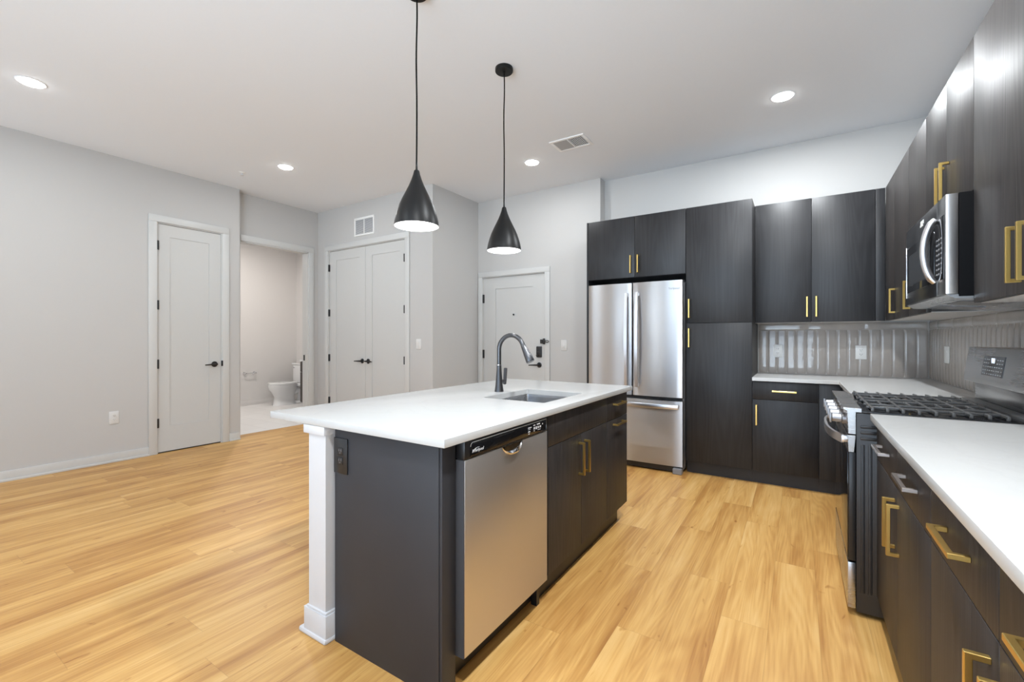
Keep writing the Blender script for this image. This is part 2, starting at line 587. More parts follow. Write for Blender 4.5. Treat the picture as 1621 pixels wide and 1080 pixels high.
class Face:
    """A vertical front: facing '-y', '+x' or '-x'; u runs along it, d outwards from its plane."""

    def __init__(self, way, plane):
        self.way, self.p = way, plane

    def pt(self, u, d, z):
        if self.way == '-y':
            return (u, self.p - d, z)
        if self.way == '+x':
            return (self.p + d, u, z)
        return (self.p - d, u, z)

    def box(self, mb, u0, u1, d0, d1, z0, z1, bev=0.0):
        a, b = self.pt(u0, d0, z0), self.pt(u1, d1, z1)
        return mb.box(a[0], b[0], a[1], b[1], a[2], b[2], bev)


HS = 0.012                                                    # square bar of the pulls


def pull(face, u, z, length, vertical, mat, parent, proud=0.036, gap=0.0):
    """U-shaped square bar pull, its centre at (u, z)."""
    mb = MB()
    h = length / 2
    prof = [(0, -h), (proud, -h), (proud, h), (0, h), (0, h - HS), (proud - HS, h - HS), (proud - HS, -h + HS), (0, -h + HS)]
    if vertical:
        pts = [face.pt(u - HS / 2, d + gap, z + s) for d, s in prof]
        e = Vector(face.pt(u + HS / 2, 0, 0)) - Vector(face.pt(u - HS / 2, 0, 0))
    else:
        pts = [face.pt(u + s, d + gap, z - HS / 2) for d, s in prof]
        e = Vector((0, 0, HS))
    mb.prism(pts, e, 0.0012)
    return part('handle', mb, mat, parent)


TH = 0.02                                                     # thickness of the cabinet fronts


def front(name, face, u0, u1, z0, z1, mat, parent, gap=0.0015):
    mb = MB()
    face.box(mb, u0 + gap, u1 - gap, -TH, 0, z0 + gap, z1 - gap, 0.0012)
    return part(name, mb, mat, parent)


def text_mesh(name, s, size, parent, mat, origin, xdir, ydir, shear=0.0, depth=0.0006):
    """Flat lettering as a mesh, laid out along xdir / ydir from origin."""
    cu = bpy.data.curves.new('lettering', 'FONT')
    cu.body = s
    cu.size = size
    cu.shear = shear
    cu.extrude = depth
    cu.resolution_u = 3
    tmp = bpy.data.objects.new('lettering', cu)
    COL.objects.link(tmp)
    dg = bpy.context.evaluated_depsgraph_get()
    me = bpy.data.meshes.new_from_object(tmp.evaluated_get(dg))
    bpy.data.objects.remove(tmp)
    bpy.data.curves.remove(cu)
    X, Y = Vector(xdir).normalized(), Vector(ydir).normalized()
    Z = X.cross(Y)
    org = world_loc(parent)
    for v in me.vertices:
        v.co = Vector(origin) + X * v.co.x + Y * v.co.y + Z * v.co.z - org
    me.materials.clear()
    me.materials.append(M[mat])
    me.name = name
    o = bpy.data.objects.new(name, me)
    COL.objects.link(o)
    o.parent = parent
    return o


# ------------------------------------------------------------------ room shell
LX, BX, RX = -5.82, -5.95, 0.92          # left wall, wall of the bathroom door, right wall
CY, EY, KY = 3.94, 4.84, 4.98            # closet wall, entry wall, kitchen back wall
SX, NX = -3.67, -1.913                   # closet side wall, entry wall's end
T = 0.12

struct('floor', MB().box(-6.06, RX + T, REAR - T, 5.1, -0.05, 0), 'floor', 'honey oak plank floor running through kitchen and living room', 'floor')
struct('floor_bathroom', MB().box(-8.72, -6.06, 2.2, 5.4, -0.05, 0.004), 'marble', 'pale marble tile floor beyond the open bathroom doorway', 'floor')
struct('ceiling', MB().box(BX - T, RX + T, REAR - T, 5.1, CEIL, CEIL + 0.1), 'ceil', 'smooth white ceiling with recessed lights and black pendants', 'ceiling')
struct('ceiling_bathroom', MB().box(-8.72, BX - T, 2.2, 5.4, CEIL, CEIL + 0.1), 'ceil', 'white ceiling of the small bathroom', 'ceiling')

D1 = (1.955, 2.578, 2.50)                # door 1: y0, y1, top
wl = MB().box(LX - T, LX, REAR, D1[0], 0, CEIL).box(LX - T, LX, D1[1], 2.79, 0, CEIL).box(LX - T, LX, D1[0], D1[1], D1[2], CEIL)
struct('wall_left', wl, 'wall', 'long plain grey wall with the single tall door', 'wall')
BEY_ = 5.22
OY0, OY1, OZ = 2.86, 3.787, 2.488        # bathroom opening
wb_ = MB().box(BX - T, BX, 2.2, 2.79, 0, CEIL).box(BX - T, BX, CY + T, BEY_ + T, 0, CEIL).box(BX - T, BX, 2.79, OY0, 0, CEIL).box(BX - T, BX, OY1, CY + T, 0, CEIL).box(BX - T, BX, OY0, OY1, OZ, CEIL)
struct('wall_bathroom', wb_, 'wall', 'set-back grey wall holding the open bathroom doorway', 'wall')
CX0, CX1, CZ = -5.677, -4.135, 2.497     # closet opening
wc = MB().box(BX, CX0, CY, CY + T, 0, CEIL).box(CX1, SX, CY, CY + T, 0, CEIL).box(CX0, CX1, CY, CY + T, CZ, CEIL)
struct('wall_closet', wc, 'wall', 'grey wall around the double closet doors', 'wall')
struct('wall_hall', MB().box(SX - T, SX, CY + T, EY + T, 0, CEIL), 'wall', 'grey return wall between closet and entry door', 'wall')
EX0, EX1, EZ = -3.583, -2.643, 2.064
we = MB().box(SX, EX0, EY, EY + T, 0, CEIL).box(EX1, NX, EY, KY + T, 0, CEIL).box(EX0, EX1, EY, EY + T, EZ, CEIL)
struct('wall_entry', we, 'wall', 'grey wall around the entry door beside the refrigerator', 'wall')
struct('wall_back', MB().box(NX, RX + T, KY, KY + T, 0, CEIL), 'wall', 'pale grey wall above the refrigerator and pantry cabinets', 'wall')
struct('wall_right', MB().box(RX, RX + T, REAR, KY, 0, CEIL), 'wall', 'wall behind the range and microwave', 'wall')
wr = MB()
xs = [BX - T] + [v for w in WINDOWS for v in w] + [RX + T]
for i in range(0, len(xs), 2):
    wr.box(xs[i], xs[i + 1], REAR - T, REAR, 0, CEIL)
for a, b in WINDOWS:
    wr.box(a, b, REAR - T, REAR, 0, WZ0)
    wr.box(a, b, REAR - T, REAR, WZ1, CEIL)
struct('wall_rear', wr, 'wall', 'window wall behind the viewer', 'wall')
for k, (a, b) in enumerate(WINDOWS):
    fr = MB()
    y0, y1 = REAR - 0.09, REAR - 0.03
    for bx in ((a, a + 0.05, WZ0, WZ1), (b - 0.05, b, WZ0, WZ1), (a + 0.05, b - 0.05, WZ0, WZ0 + 0.05), (a + 0.05, b - 0.05, WZ1 - 0.05, WZ1), ((a + b) / 2 - 0.025, (a + b) / 2 + 0.025, WZ0 + 0.05, WZ1 - 0.05)):
        fr.box(bx[0], bx[1], y0, y1, bx[2], bx[3])
    w = struct('window_%d' % (k + 1), fr, 'trim', 'tall white framed window in the wall behind the viewer', 'window')
    part('pane', MB().box(a + 0.05, b - 0.05, REAR - 0.064, REAR - 0.060, WZ0 + 0.05, WZ1 - 0.05), 'glass', w)
# bathroom shell
BBX, BEY = -8.6, 5.22
struct('wall_bathroom_back', MB().box(BBX - T, BBX, 2.2, BEY + T, 0, CEIL), 'bathwall', 'pale bathroom wall with the chrome paper holder', 'wall')
struct('wall_bathroom_end', MB().box(BBX, BX - T, BEY, BEY + T, 0, CEIL), 'bathwall', 'pale bathroom end wall behind the toilet tank', 'wall')
struct('wall_bathroom_near', MB().box(BBX, BX - T, 2.2, 2.2 + T, 0, CEIL), 'bathwall', 'pale bathroom wall out of sight past the doorway', 'wall')


def skirting(name, a, b, side, label, h=0.092, mat='trim'):
    """baseboard with a shoe moulding along the segment a-b; side = outward unit vector."""
    mb = MB()
    sx, sy = side
    for th, z in ((0.014, h), (0.026, 0.02)):
        xs_ = sorted((a[0], b[0], a[0] + sx * th, b[0] + sx * th))
        ys_ = sorted((a[1], b[1], a[1] + sy * th, b[1] + sy * th))
        mb.box(xs_[0], xs_[-1], ys_[0], ys_[-1], 0.0, z, 0.002)
    return struct(name, mb, mat, label, 'baseboard')


skirting('baseboard_left', (LX, REAR), (LX, 1.873), (1, 0), 'white baseboard along the long plain wall')
skirting('baseboard_corner', (LX, 2.666), (LX, 2.79), (1, 0), 'short white baseboard between the single door and the recess')
skirting('baseboard_closet', (CX1 + 0.085, CY), (SX, CY), (0, -1), 'white baseboard under the closet light switch')
skirting('baseboard_hall', (SX, CY), (SX, EY), (1, 0), 'white baseboard on the return wall by the entry')
skirting('baseboard_entry', (EX1 + 0.075, EY), (NX + 0.03, EY), (0, -1), 'white baseboard between entry door and refrigerator')
skirting('baseboard_bathroom', (BBX, 2.32), (BBX, BEY), (1, 0), 'pale baseboard under the chrome paper holder', mat='bathwall')


def casing(name, face, u0, u1, top, w, label, left=True, right=True, jamb=0.12, closed=True):
    lip = 0.003 if closed else 0.012
    """flat casing round an opening, with the jamb lining inside the wall."""
    mb = MB()
    if left:
        face.box(mb, u0 - w, u0 - 0.004, 0, 0.017, 0, top + 0.004, 0.002)
        face.box(mb, u0 - 0.004, u0 + lip, -jamb, 0.002, 0, top + 0.001)
    if right:
        face.box(mb, u1 + 0.004, u1 + w, 0, 0.017, 0, top + 0.004, 0.002)
        face.box(mb, u1 - lip, u1 + 0.004, -jamb, 0.002, 0, top + 0.001)
    face.box(mb, (u0 - w) if left else u0, (u1 + w) if right else u1, 0, 0.017, top + 0.0045, top + w, 0.002)
    face.box(mb, u0 - 0.004, u1 + 0.004, -jamb, 0.002, top - (0.010 if not closed else -0.001), top + 0.004)
    if closed:
        face.box(mb, u0 - 0.004, u1 + 0.004, -jamb, -jamb + 0.012, 0.0, top + 0.003)  # unseen backing added to stop sky light leaking round the door
    return struct(name, mb, 'trim', label, 'door trim')


FL = Face('+x', LX)
FB = Face('+x', BX)
FC = Face('-y', CY)
FE = Face('-y', EY)
casing('trim_1', FL, D1[0] - 0.008, D1[1] + 0.008, D1[2] + 0.008, 0.078, 'white casing around the single door in the long wall')
casing('trim_2', FB, OY0, OY1, OZ, 0.082, 'white casing around the open bathroom doorway', left=False, closed=False)
casing('trim_3', FC, CX0 - 0.006, CX1 + 0.006, CZ + 0.006, 0.078, 'white casing around the double closet doors')
casing('trim_4', FE, EX0 - 0.006, EX1 + 0.006, EZ + 0.006, 0.072, 'white casing around the entry door')


def panel_door(name, face, u0, u1, z0, z1, inner, label, recess=0.012, th=0.04):
    """shaker leaf with one recessed panel; inner = (u0, u1, z0, z1) of the panel."""
    d0 = -recess
    iu0, iu1, iz0, iz1 = inner
    mb = MB()
    face.box(mb, u0, iu0, d0 - th, d0, z0, z1)
    face.box(mb, iu1, u1, d0 - th, d0, z0, z1)
    face.box(mb, iu0, iu1, d0 - th, d0, z0, iz0)
    face.box(mb, iu0, iu1, d0 - th, d0, iz1, z1)
    face.box(mb, iu0 - 0.002, iu1 + 0.002, d0 - th + 0.006, d0 - 0.008, iz0 - 0.002, iz1 + 0.002)
    return struct(name, mb, 'door', label, 'door')


def hinge(face, u, z, parent, mat='black', h=0.1, d=0.002):
    mb = MB()
    face.box(mb, u - 0.013, u + 0.013, -0.012, d, z - h / 2, z + h / 2, 0.001)
    a = face.pt(u, d + 0.002, z - h / 2)
    mb.cyl(a, 0.006, h, 'z', 10)
    return part('hinge', mb, mat, parent)


def lever(face, u, z, toward, parent, length=0.115, d0=-0.012, name='door_handle'):
    """round rose, neck and lever pointing to -u (toward=-1) or +u."""
    ax = {'-y': 'y', '+x': 'x', '-x': 'x'}[face.way]
    sgn = {'-y': -1, '+x': 1, '-x': -1}[face.way]
    mb = MB()
    mb.lathe([(0, 0), (0.033, 0), (0.033, sgn * 0.006), (0.027, sgn * 0.011), (0.012, sgn * 0.012), (0.012, sgn * 0.05), (0, sgn * 0.052)], face.pt(u, d0, z), ax, 24)
    h = part(name, mb, 'black', parent)
    lv = MB()
    lv.tube([face.pt(u + toward * t, d0 + 0.046 + b, z + c) for t, b, c in ((-0.014, 0, 0), (0.02, 0.004, 0), (0.06, 0.006, -0.001), (length, 0.0, -0.004))], [0.011, 0.011, 0.009, 0.007], 12)
    part('lever', lv, 'black', h)
    return h


# door 1: single tall door in the long wall (hinges on its far-from-kitchen edge)
d1 = panel_door('door_1', FL, D1[0], D1[1], 0.012, D1[2] - 0.003, (2.067, 2.457, 0.288, 2.366), 'tall single panel grey white door with black lever in the long wall')
for z in (2.262, 1.614, 0.972, 0.33):
    hinge(FL, D1[0] - 0.003, z, d1)
lever(FL, 2.512, 0.945, -1, d1)
st = MB()
FL.box(st, D1[1] + 0.002, D1[1] + 0.016, -0.004, 0.018, 0.92, 0.985)
part('strike_plate', st, 'black', d1)
part('door_gap_shade', FL.box(MB(), D1[0], D1[1], -0.05, -0.013, 0.0, 0.0115), 'black', d1)  # black strip colours in the shaded gap under the door
# closet leaves
cm = -4.902
d2 = panel_door('door_2', FC, CX0, cm - 0.0015, 0.012, CZ - 0.003, (-5.532, -5.023, 0.288, 2.362), 'closet door leaf next to the bathroom doorway with three black hinges')
d3 = panel_door('door_3', FC, cm + 0.0015, CX1, 0.012, CZ - 0.003, (-4.77, -4.245, 0.288, 2.362), 'closet door leaf beside the wall switch')
for z in (2.262, 1.617, 0.974, 0.362):
    hinge(FC, CX0 - 0.004, z, d2)
    hinge(FC, CX1 - 0.006, z, d3, d=0.008)
lever(FC, -4.962, 0.945, -1, d2)
lever(FC, -4.842, 0.945, 1, d3)
# entry door
d4 = panel_door('door_4', FE, EX0, EX1, 0.012, EZ - 0.003, (-3.39, -2.815, 0.28, 1.912), 'entry door with peephole, keypad deadbolt and black lever')
for z in (1.786, 1.04, 0.3):
    hinge(FE, EX0 - 0.003, z, d4, h=0.115)
lever(FE, -2.722, 0.918, -1, d4, 0.13)
pk = MB()
pk.cyl(FE.pt(-3.106, -0.013, 1.561), 0.011, -0.008, 'y', 16)
part('peephole', pk, 'black', d4)
kp = MB()
FE.box(kp, -2.757, -2.683, -0.012, 0.012, 1.014, 1.152, 0.008)
kpo = part('deadbolt_keypad', kp, 'black', d4)
kk = MB()
for r in range(3):
    for c in range(2):
        FE.box(kk, -2.742 + c * 0.026, -2.724 + c * 0.026, 0.012, 0.0145, 1.075 + r * 0.022, 1.09 + r * 0.022, 0.001)
kk.cyl(FE.pt(-2.735, 0.012, 1.038), 0.012, -0.02, 'y', 14)
part('keypad_button', kk, 'slot', kpo)
dg_ = MB()
FE.box(dg_, -2.70, -2.672, -0.012, 0.012, 1.188, 1.238, 0.002)
FE.box(dg_, -2.65, -2.625, 0.017, 0.034, 1.178, 1.25, 0.002)
dg_.tube([FE.pt(-2.63, 0.03, 1.222), FE.pt(-2.57, 0.05, 1.226), FE.pt(-2.556, 0.05, 1.214), FE.pt(-2.57, 0.05, 1.202), FE.pt(-2.63, 0.03, 1.206)], 0.005, 8)
part('door_guard', dg_, 'black', d4)
# strike plate on the bathroom jamb
stb = MB().box(BX - 0.09, BX - 0.06, OY1 - 0.016, OY1 - 0.0125, 0.93, 1.01)
tag(part('strike_plate', stb, 'black'), 'small black strike plate on the bathroom door jamb', 'strike plate', kind='structure')

# ------------------------------------------------------------------ backsplash
CT, CB = 0.917, 0.887                     # worktop top and underside
UB = 1.391                                # underside of the wall cabinets
BD = 1.327                                # underside of the horizontal border row


def tile_pillow(mb, face, u0, u1, z0, z1, rnd):
    """a hand-made tile: a slightly domed, slightly tilted glazed face."""
    nu, nz = 6, 8
    t0, t1 = rnd.uniform(-0.0008, 0.0008), rnd.uniform(-0.0006, 0.0006)
    grid = []
    for j in range(nz + 1):
        rowv = []
        for i in range(nu + 1):
            a, b = i / nu, j / nz
            e = min(a, 1 - a) * (u1 - u0)
            f = min(b, 1 - b) * (z1 - z0)
            h = 0.0075 - 0.0035 * math.exp(-e / 0.006) - 0.003 * math.exp(-f / 0.006)
            h += t0 * (a - 0.5) * 2 + t1 * (b - 0.5) * 2 + rnd.uniform(-0.00012, 0.00012)
            # denser samples near the edges
            aa = 0.5 - 0.5 * math.copysign(abs(1 - 2 * a) ** 0.6, 1 - 2 * a)
            bb = 0.5 - 0.5 * math.copysign(abs(1 - 2 * b) ** 0.6, 1 - 2 * b)
            rowv.append(mb.bm.verts.new(face.pt(u0 + (u1 - u0) * aa, h, z0 + (z1 - z0) * bb)))
        grid.append(rowv)
    fs = []
    for j in range(nz):
        for i in range(nu):
            fs.append(mb.bm.faces.new((grid[j][i], grid[j][i + 1], grid[j + 1][i + 1], grid[j + 1][i])))
    rim = [grid[0][i] for i in range(nu + 1)] + [grid[j][nu] for j in range(1, nz + 1)] + [grid[nz][i] for i in range(nu - 1, -1, -1)] + [grid[j][0] for j in range(nz - 1, 0, -1)]
    base = []
    for v in rim:
        if face.way == '-y':
            base.append(mb.bm.verts.new((v.co.x, face.p - 0.0005, v.co.z)))
        else:
            base.append(mb.bm.verts.new((face.p - 0.0005, v.co.y, v.co.z)))
    for k in range(len(rim)):
        k2 = (k + 1) % len(rim)
        fs.append(mb.bm.faces.new((rim[k2], rim[k], base[k], base[k2])))
    return fs


def backsplash(name, face, u0, u1, label):
    rnd = random.Random(name)
    back = struct(name, face.box(MB(), u0, u1, 0.0005, 0.0028, CT + 0.001, UB - 0.001), 'grout', label, 'backsplash')
    mb = MB()
    w = 0.0775
    n = int(math.ceil((u1 - u0) / w))
    for i in range(n):
        a, b = u0 + i * w + 0.001, min(u1 - 0.0005, u0 + (i + 1) * w - 0.001)
        if b - a > 0.01:
            tile_pillow(mb, face, a, b, CT + 0.0025, BD - 0.001, rnd)
    wl_ = 0.41
    x = u0
    while x < u1 - 0.01:
        b = min(u1, x + wl_)
        tile_pillow(mb, face, x + 0.001, b - 0.001, BD + 0.001, UB - 0.002, rnd)
        x = b
    bmesh.ops.recalc_face_normals(mb.bm, faces=list(mb.bm.faces))
    part('tile', mb, 'tile', back)
    return back


FKW, FRW = Face('-y', KY), Face('-x', RX)
backsplash('wall_tile_back', FKW, -0.325, RX - 0.010, 'glossy greige vertical tile backsplash holding two outlets')
backsplash('wall_tile_right', FRW, 0.62, KY, 'glossy greige vertical tile backsplash behind the range')

# ------------------------------------------------------------------ kitchen: back wall run
FK = Face('-y', 4.34)
FU = Face('-y', 4.612)                    # wall cabinets on the back wall
ZT = 2.462                                # top line of all tall and wall cabinets
ZD = 0.117                                # underside of base fronts


def carcass(name, mb, mat, parent):
    return part(name, mb, mat, parent)


# side panel of the fridge bay
ep = part('end_panel', MB().box(-1.866, -1.848, 4.34, KY - 0.002, 0, ZT, 0.001), 'cab')
tag(ep, 'narrow dark tall side panel closing the refrigerator bay by the entry wall', 'panel')

t = thing('wall_cabinet', (-1.362, 4.66, 1.855), 'dark two-door cabinet mounted directly above the refrigerator', 'cabinet')
carcass('carcass', MB().box(-1.8475, -0.8785, 4.362, KY - 0.002, 1.856, ZT), 'cab', t)
dA = front('door', FK, -1.8475, -1.357, 1.856, ZT, 'cab', t)
pull(FK, -1.394, 1.985, 0.175, True, 'brass', dA)
dB = front('door', FK, -1.357, -0.8785, 1.856, ZT, 'cab', t)
pull(FK, -1.322, 1.985, 0.175, True, 'brass', dB)

t = thing('pantry_cabinet', (-0.605, 4.66, 0), 'tall dark pantry cabinet with two stacked doors beside the refrigerator', 'cabinet')
carcass('carcass', MB().box(-0.8765, -0.3335, 4.362, KY - 0.002, 0.116, ZT), 'cab', t)
part('toe_kick', MB().box(-0.8765, -0.3335, 4.392, 4.41, 0, 0.1155), 'toe', t)
dA = front('upper_door', FK, -0.8765, -0.3335, 1.390, ZT, 'cab', t)
pull(FK, -0.846, 1.527, 0.175, True, 'brass', dA)
dB = front('lower_door', FK, -0.8765, -0.3335, ZD, 1.390, 'cab', t)
pull(FK, -0.846, 1.256, 0.175, True, 'brass', dB)

t = thing('base_cabinet', (-0.095, 4.66, 0), 'dark base cabinet with one drawer over one door, next to the pantry', 'cabinet')
carcass('carcass', MB().box(-0.3325, 0.1395, 4.362, KY - 0.002, 0.116, CB - 0.002), 'cab', t)
part('toe_kick', MB().box(-0.3325, 0.1395, 4.392, 4.41, 0, 0.1155), 'toe', t)
dr = front('drawer', FK, -0.3325, 0.1395, 0.7285, CB - 0.006, 'cab', t)
pull(FK, -0.097, 0.806, 0.175, False, 'brass', dr)
do = front('door', FK, -0.3325, 0.1395, ZD, 0.7285, 'cab', t)
pull(FK, -0.300, 0.597, 0.175, True, 'brass', do)

t = thing('corner_cabinet', (0.6, 4.6, 0), 'blind dark corner base cabinet with plain filler panel behind the range', 'cabinet')
carcass('carcass', MB().box(0.1405, RX - 0.002, 4.362, KY - 0.002, 0.116, CB - 0.002).box(0.312, RX - 0.002, 3.30, 4.362, 0.116, CB - 0.002), 'cab', t)
part('toe_kick', MB().box(0.1405, 0.36, 4.392, 4.41, 0, 0.1155).box(0.355, 0.373, 3.30, 4.392, 0, 0.1155), 'toe', t)
front('filler_panel', FK, 0.1405, 0.290, ZD, CB - 0.006, 'cab', t)
FR = Face('-x', 0.291)
front('side_panel', FR, 3.30, 4.335, ZD, CB - 0.006, 'cab', t)

t = thing('wall_cabinet', (0.1, 4.8, UB), 'dark two-door wall cabinet with paired brass pulls above the two tile outlets', 'cabinet')
carcass('carcass', MB().box(-0.3325, 0.58, 4.634, KY - 0.002, UB + 0.006, ZT), 'cab', t)
part('underside', MB().box(-0.3325, 0.58, 4.634, KY - 0.002, UB, UB + 0.0055), 'under', t)
dA = front('door', FU, -0.3325, 0.0965, UB, ZT, 'cab', t)
pull(FU, 0.064, 1.524, 0.175, True, 'brass', dA)
dB = front('door', FU, 0.0965, 0.526, UB, ZT, 'cab', t)
pull(FU, 0.130, 1.524, 0.175, True, 'brass', dB)
front('filler_panel', FU, 0.526, 0.590, UB, ZT, 'cab', t)

# ------------------------------------------------------------------ right run: wall cabinets
FW = Face('-x', 0.590)


def wall_unit(y0, y1, z0, label, doors, mat='cabwarm', filler=None, name='wall_cabinet'):
    t_ = thing(name, (0.76, (y0 + y1) / 2, z0), label, 'cabinet')
    part('carcass', MB().box(0.612, RX - 0.002, y0 + 0.0005, y1 - 0.0005, z0 + 0.006, ZT), mat, t_)
    part('underside', MB().box(0.612, RX - 0.002, y0 + 0.0005, y1 - 0.0005, z0, z0 + 0.0055), 'under', t_)
    for a, b, hy, hz in doors:
        d_ = front('door', FW, a, b, z0, ZT, mat, t_)
        pull(FW, hy, hz, 0.178, True, 'brass', d_)
    if filler:
        front('filler_panel', FW, filler[0], filler[1], z0, ZT, mat, t_)
    return t_


wall_unit(3.7305, KY - 0.37, UB, 'dark corner wall cabinet with one brass pull beyond the microwave', [(3.731, 4.245, 4.205, 1.524)], filler=(4.245, 4.608))
wall_unit(3.277, 3.730, UB, 'narrow dark wall cabinet touching the far side of the microwave', [(3.277, 3.730, 3.688, 1.524)])
wall_unit(2.491, 3.276, 1.846, 'short dark two-door wall cabinet sitting above the microwave', [(2.876, 3.276, 2.918, 1.985), (2.491, 2.876, 2.836, 1.985)])
wall_unit(1.52, 2.490, UB, 'large dark wall cabinet on the near side of the microwave', [(2.000, 2.490, 2.042, 1.516), (1.52, 2.000, 1.958, 1.516)])

# ------------------------------------------------------------------ right run: base cabinets


def right_base(y0, ym, y1, label, mats):
    t_ = thing('base_cabinet', (0.6, ym, 0), label, 'cabinet')
    part('carcass', MB().box(0.313, RX - 0.002, y0 + 0.0005, y1 - 0.0005, 0.116, CB - 0.002), 'cabwarm', t_)
    part('toe_kick', MB().box(0.352, 0.37, y0 + 0.0005, y1 - 0.0005, 0, 0.1155), 'toe', t_)
    for k, (a, b) in enumerate(((ym, y1), (y0, ym))):
        dr_ = front('drawer', FR, a, b, 0.7245, CB - 0.006, 'cabwarm', t_)
        h_ = pull(FR, (a + b) / 2, 0.806, 0.178, False, mats[k], dr_)
        if mats[k] == 'greymetal':
            h_['label'] = 'silver grey bar pull'
    da = front('door', FR, ym, y1, ZD, 0.7245, 'cabwarm', t_)
    pull(FR, ym + 0.040, 0.588, 0.178, True, 'brass', da)
    db = front('door', FR, y0, ym, ZD, 0.7245, 'cabwarm', t_)
    pull(FR, ym - 0.040, 0.588, 0.178, True, 'brass', db)
    return t_


right_base(1.566, 2.036, 2.508, 'dark base cabinet next to the range with two grey drawer pulls', ('greymetal', 'greymetal'))
right_base(0.63, 1.097, 1.565, 'dark base cabinet farther from the range with all brass pulls', ('brass', 'brass'))

# worktops
tag(part('countertop', MB().box(0.268, RX - 0.001, 0.60, 2.512, CB, CT, 0.003), 'quartz'), 'white quartz worktop on the near side of the range', 'countertop')
lt = MB().prism([(-0.3325, 4.312, CB), (0.268, 4.312, CB), (0.268, 3.297, CB), (RX - 0.001, 3.297, CB), (RX - 0.001, KY - 0.001, CB), (-0.3325, KY - 0.001, CB)], (0, 0, CT - CB), 0.002)
tag(part('countertop', lt, 'quartz'), 'white quartz corner worktop under the tiled backsplash beyond the range', 'countertop')

# ------------------------------------------------------------------ refrigerator
fx0, fx1, fY = -1.815, -0.888, 4.25
t = thing('refrigerator', (-1.35, 4.6, 0), 'stainless french door refrigerator with bottom freezer drawer', 'refrigerator')
part('body', MB().box(fx0 + 0.005, fx1 - 0.004, 4.315, 4.93, 0.03, 1.775, 0.004), 'grey', t)


def bowed(x0, x1, z0, z1, bulge, ysign=-1, yf=fY, th=0.055, nseg=16):
    mb = MB()
    pts = []
    cxm = (x0 + x1) / 2
    hw = (x1 - x0) / 2
    r = 0.012
    for i in range(nseg + 1):
        a = -1 + 2 * i / nseg
        y = yf + bulge * a * a
        if i == 0 or i == nseg:
            y += r * 0.9
        pts.append((cxm + hw * a, y, z0))
        if i == 0:
            pts.append((x0 + r * 0.35, yf + bulge * 0.97 + r * 0.3, z0))
        if i == nseg - 1:
            pts.append((x1 - r * 0.35, yf + bulge * 0.97 + r * 0.3, z0))
    pts += [(x1, yf + th, z0), (x0, yf + th, z0)]
    mb.prism(pts, (0, 0, z1 - z0), 0)
    return mb


fxm = -1.357
dl = part('door', bowed(fx0, fxm - 0.003, 0.702, 1.790, 0.012), 'steel', t)
dr = part('door', bowed(fxm + 0.003, fx1, 0.702, 1.790, 0.012), 'steel', t)
fz = part('freezer_drawer', bowed(fx0, fx1, 0.065, 0.668, 0.014), 'steel', t)


def fridge_bar(xc, z0, z1, parent):
    mb = MB()
    n = 14
    rings = []
    for i in range(n + 1):
        a = i / n
        z = z0 + (z1 - z0) * a
        b = math.sin(PI * a)
        y = fY - 0.028 - 0.022 * b
        w = 0.015 + 0.003 * b
        rings.append([mb.bm.verts.new(p) for p in ((xc - w, y, z), (xc - w + 0.003, y - 0.012, z), (xc + w - 0.003, y - 0.012, z), (xc + w, y, z))])
    fs = [mb.bm.faces.new(rings[0]), mb.bm.faces.new(rings[-1][::-1])]
    for a, b in zip(rings, rings[1:]):
        for k in range(4):
            fs.append(mb.bm.faces.new((a[k], a[(k + 1) % 4], b[(k + 1) % 4], b[k])))
    bmesh.ops.recalc_face_normals(mb.bm, faces=fs)
    mb.box(xc - 0.012, xc + 0.012, fY - 0.034, fY + 0.012, z0 + 0.002, z0 + 0.035, 0.002)
    mb.box(xc - 0.012, xc + 0.012, fY - 0.034, fY + 0.012, z1 - 0.035, z1 - 0.002, 0.002)
    return part('handle', mb, 'satin', parent)


fridge_bar(-1.405, 0.765, 1.69, dl)
fridge_bar(-1.302, 0.785, 1.695, dr)
mb = MB()
n = 14
pth = []
mb.box(-1.79, -0.915, fY - 0.052, fY - 0.038, 0.600, 0.640, 0.004)
for xx in (-1.77, -0.945):
    mb.box(xx - 0.012, xx + 0.012, fY - 0.04, fY + 0.012, 0.606, 0.634, 0.002)
part('handle', mb, 'satin', fz)
text_mesh('logo', 'Whirlpool', 0.030, dr, 'grey', (-1.04, fY - 0.0008 + 0.004, 1.705), (1, 0, 0), (0, 0, 1), 0.12)
part('hinge_cover', MB().box(fx1 - 0.05, fx1 - 0.002, fY + 0.058, 4.33, 1.776, 1.792, 0.003), 'grey', t)
part('hinge_cover', MB().box(fx0 + 0.002, fx0 + 0.05, fY + 0.058, 4.33, 1.776, 1.792, 0.003), 'grey', t)
part('base_grille', MB().box(fx0 + 0.02, fx1 - 0.03, 4.275, 4.31, 0.012, 0.062), 'black', t)
for xx in (fx0 + 0.03, fx1 - 0.055):
    part('foot', MB().prism([(xx - 0.03, 4.235, 0), (xx + 0.05, 4.235, 0), (xx + 0.05, 4.30, 0), (xx - 0.03, 4.30, 0)], (0, 0, 0.052), 0.004), 'grey', t)
part('gasket', MB().box(fx0 + 0.012, fx1 - 0.012, fY + 0.0565, 4.314, 0.08, 1.77), 'black', t)

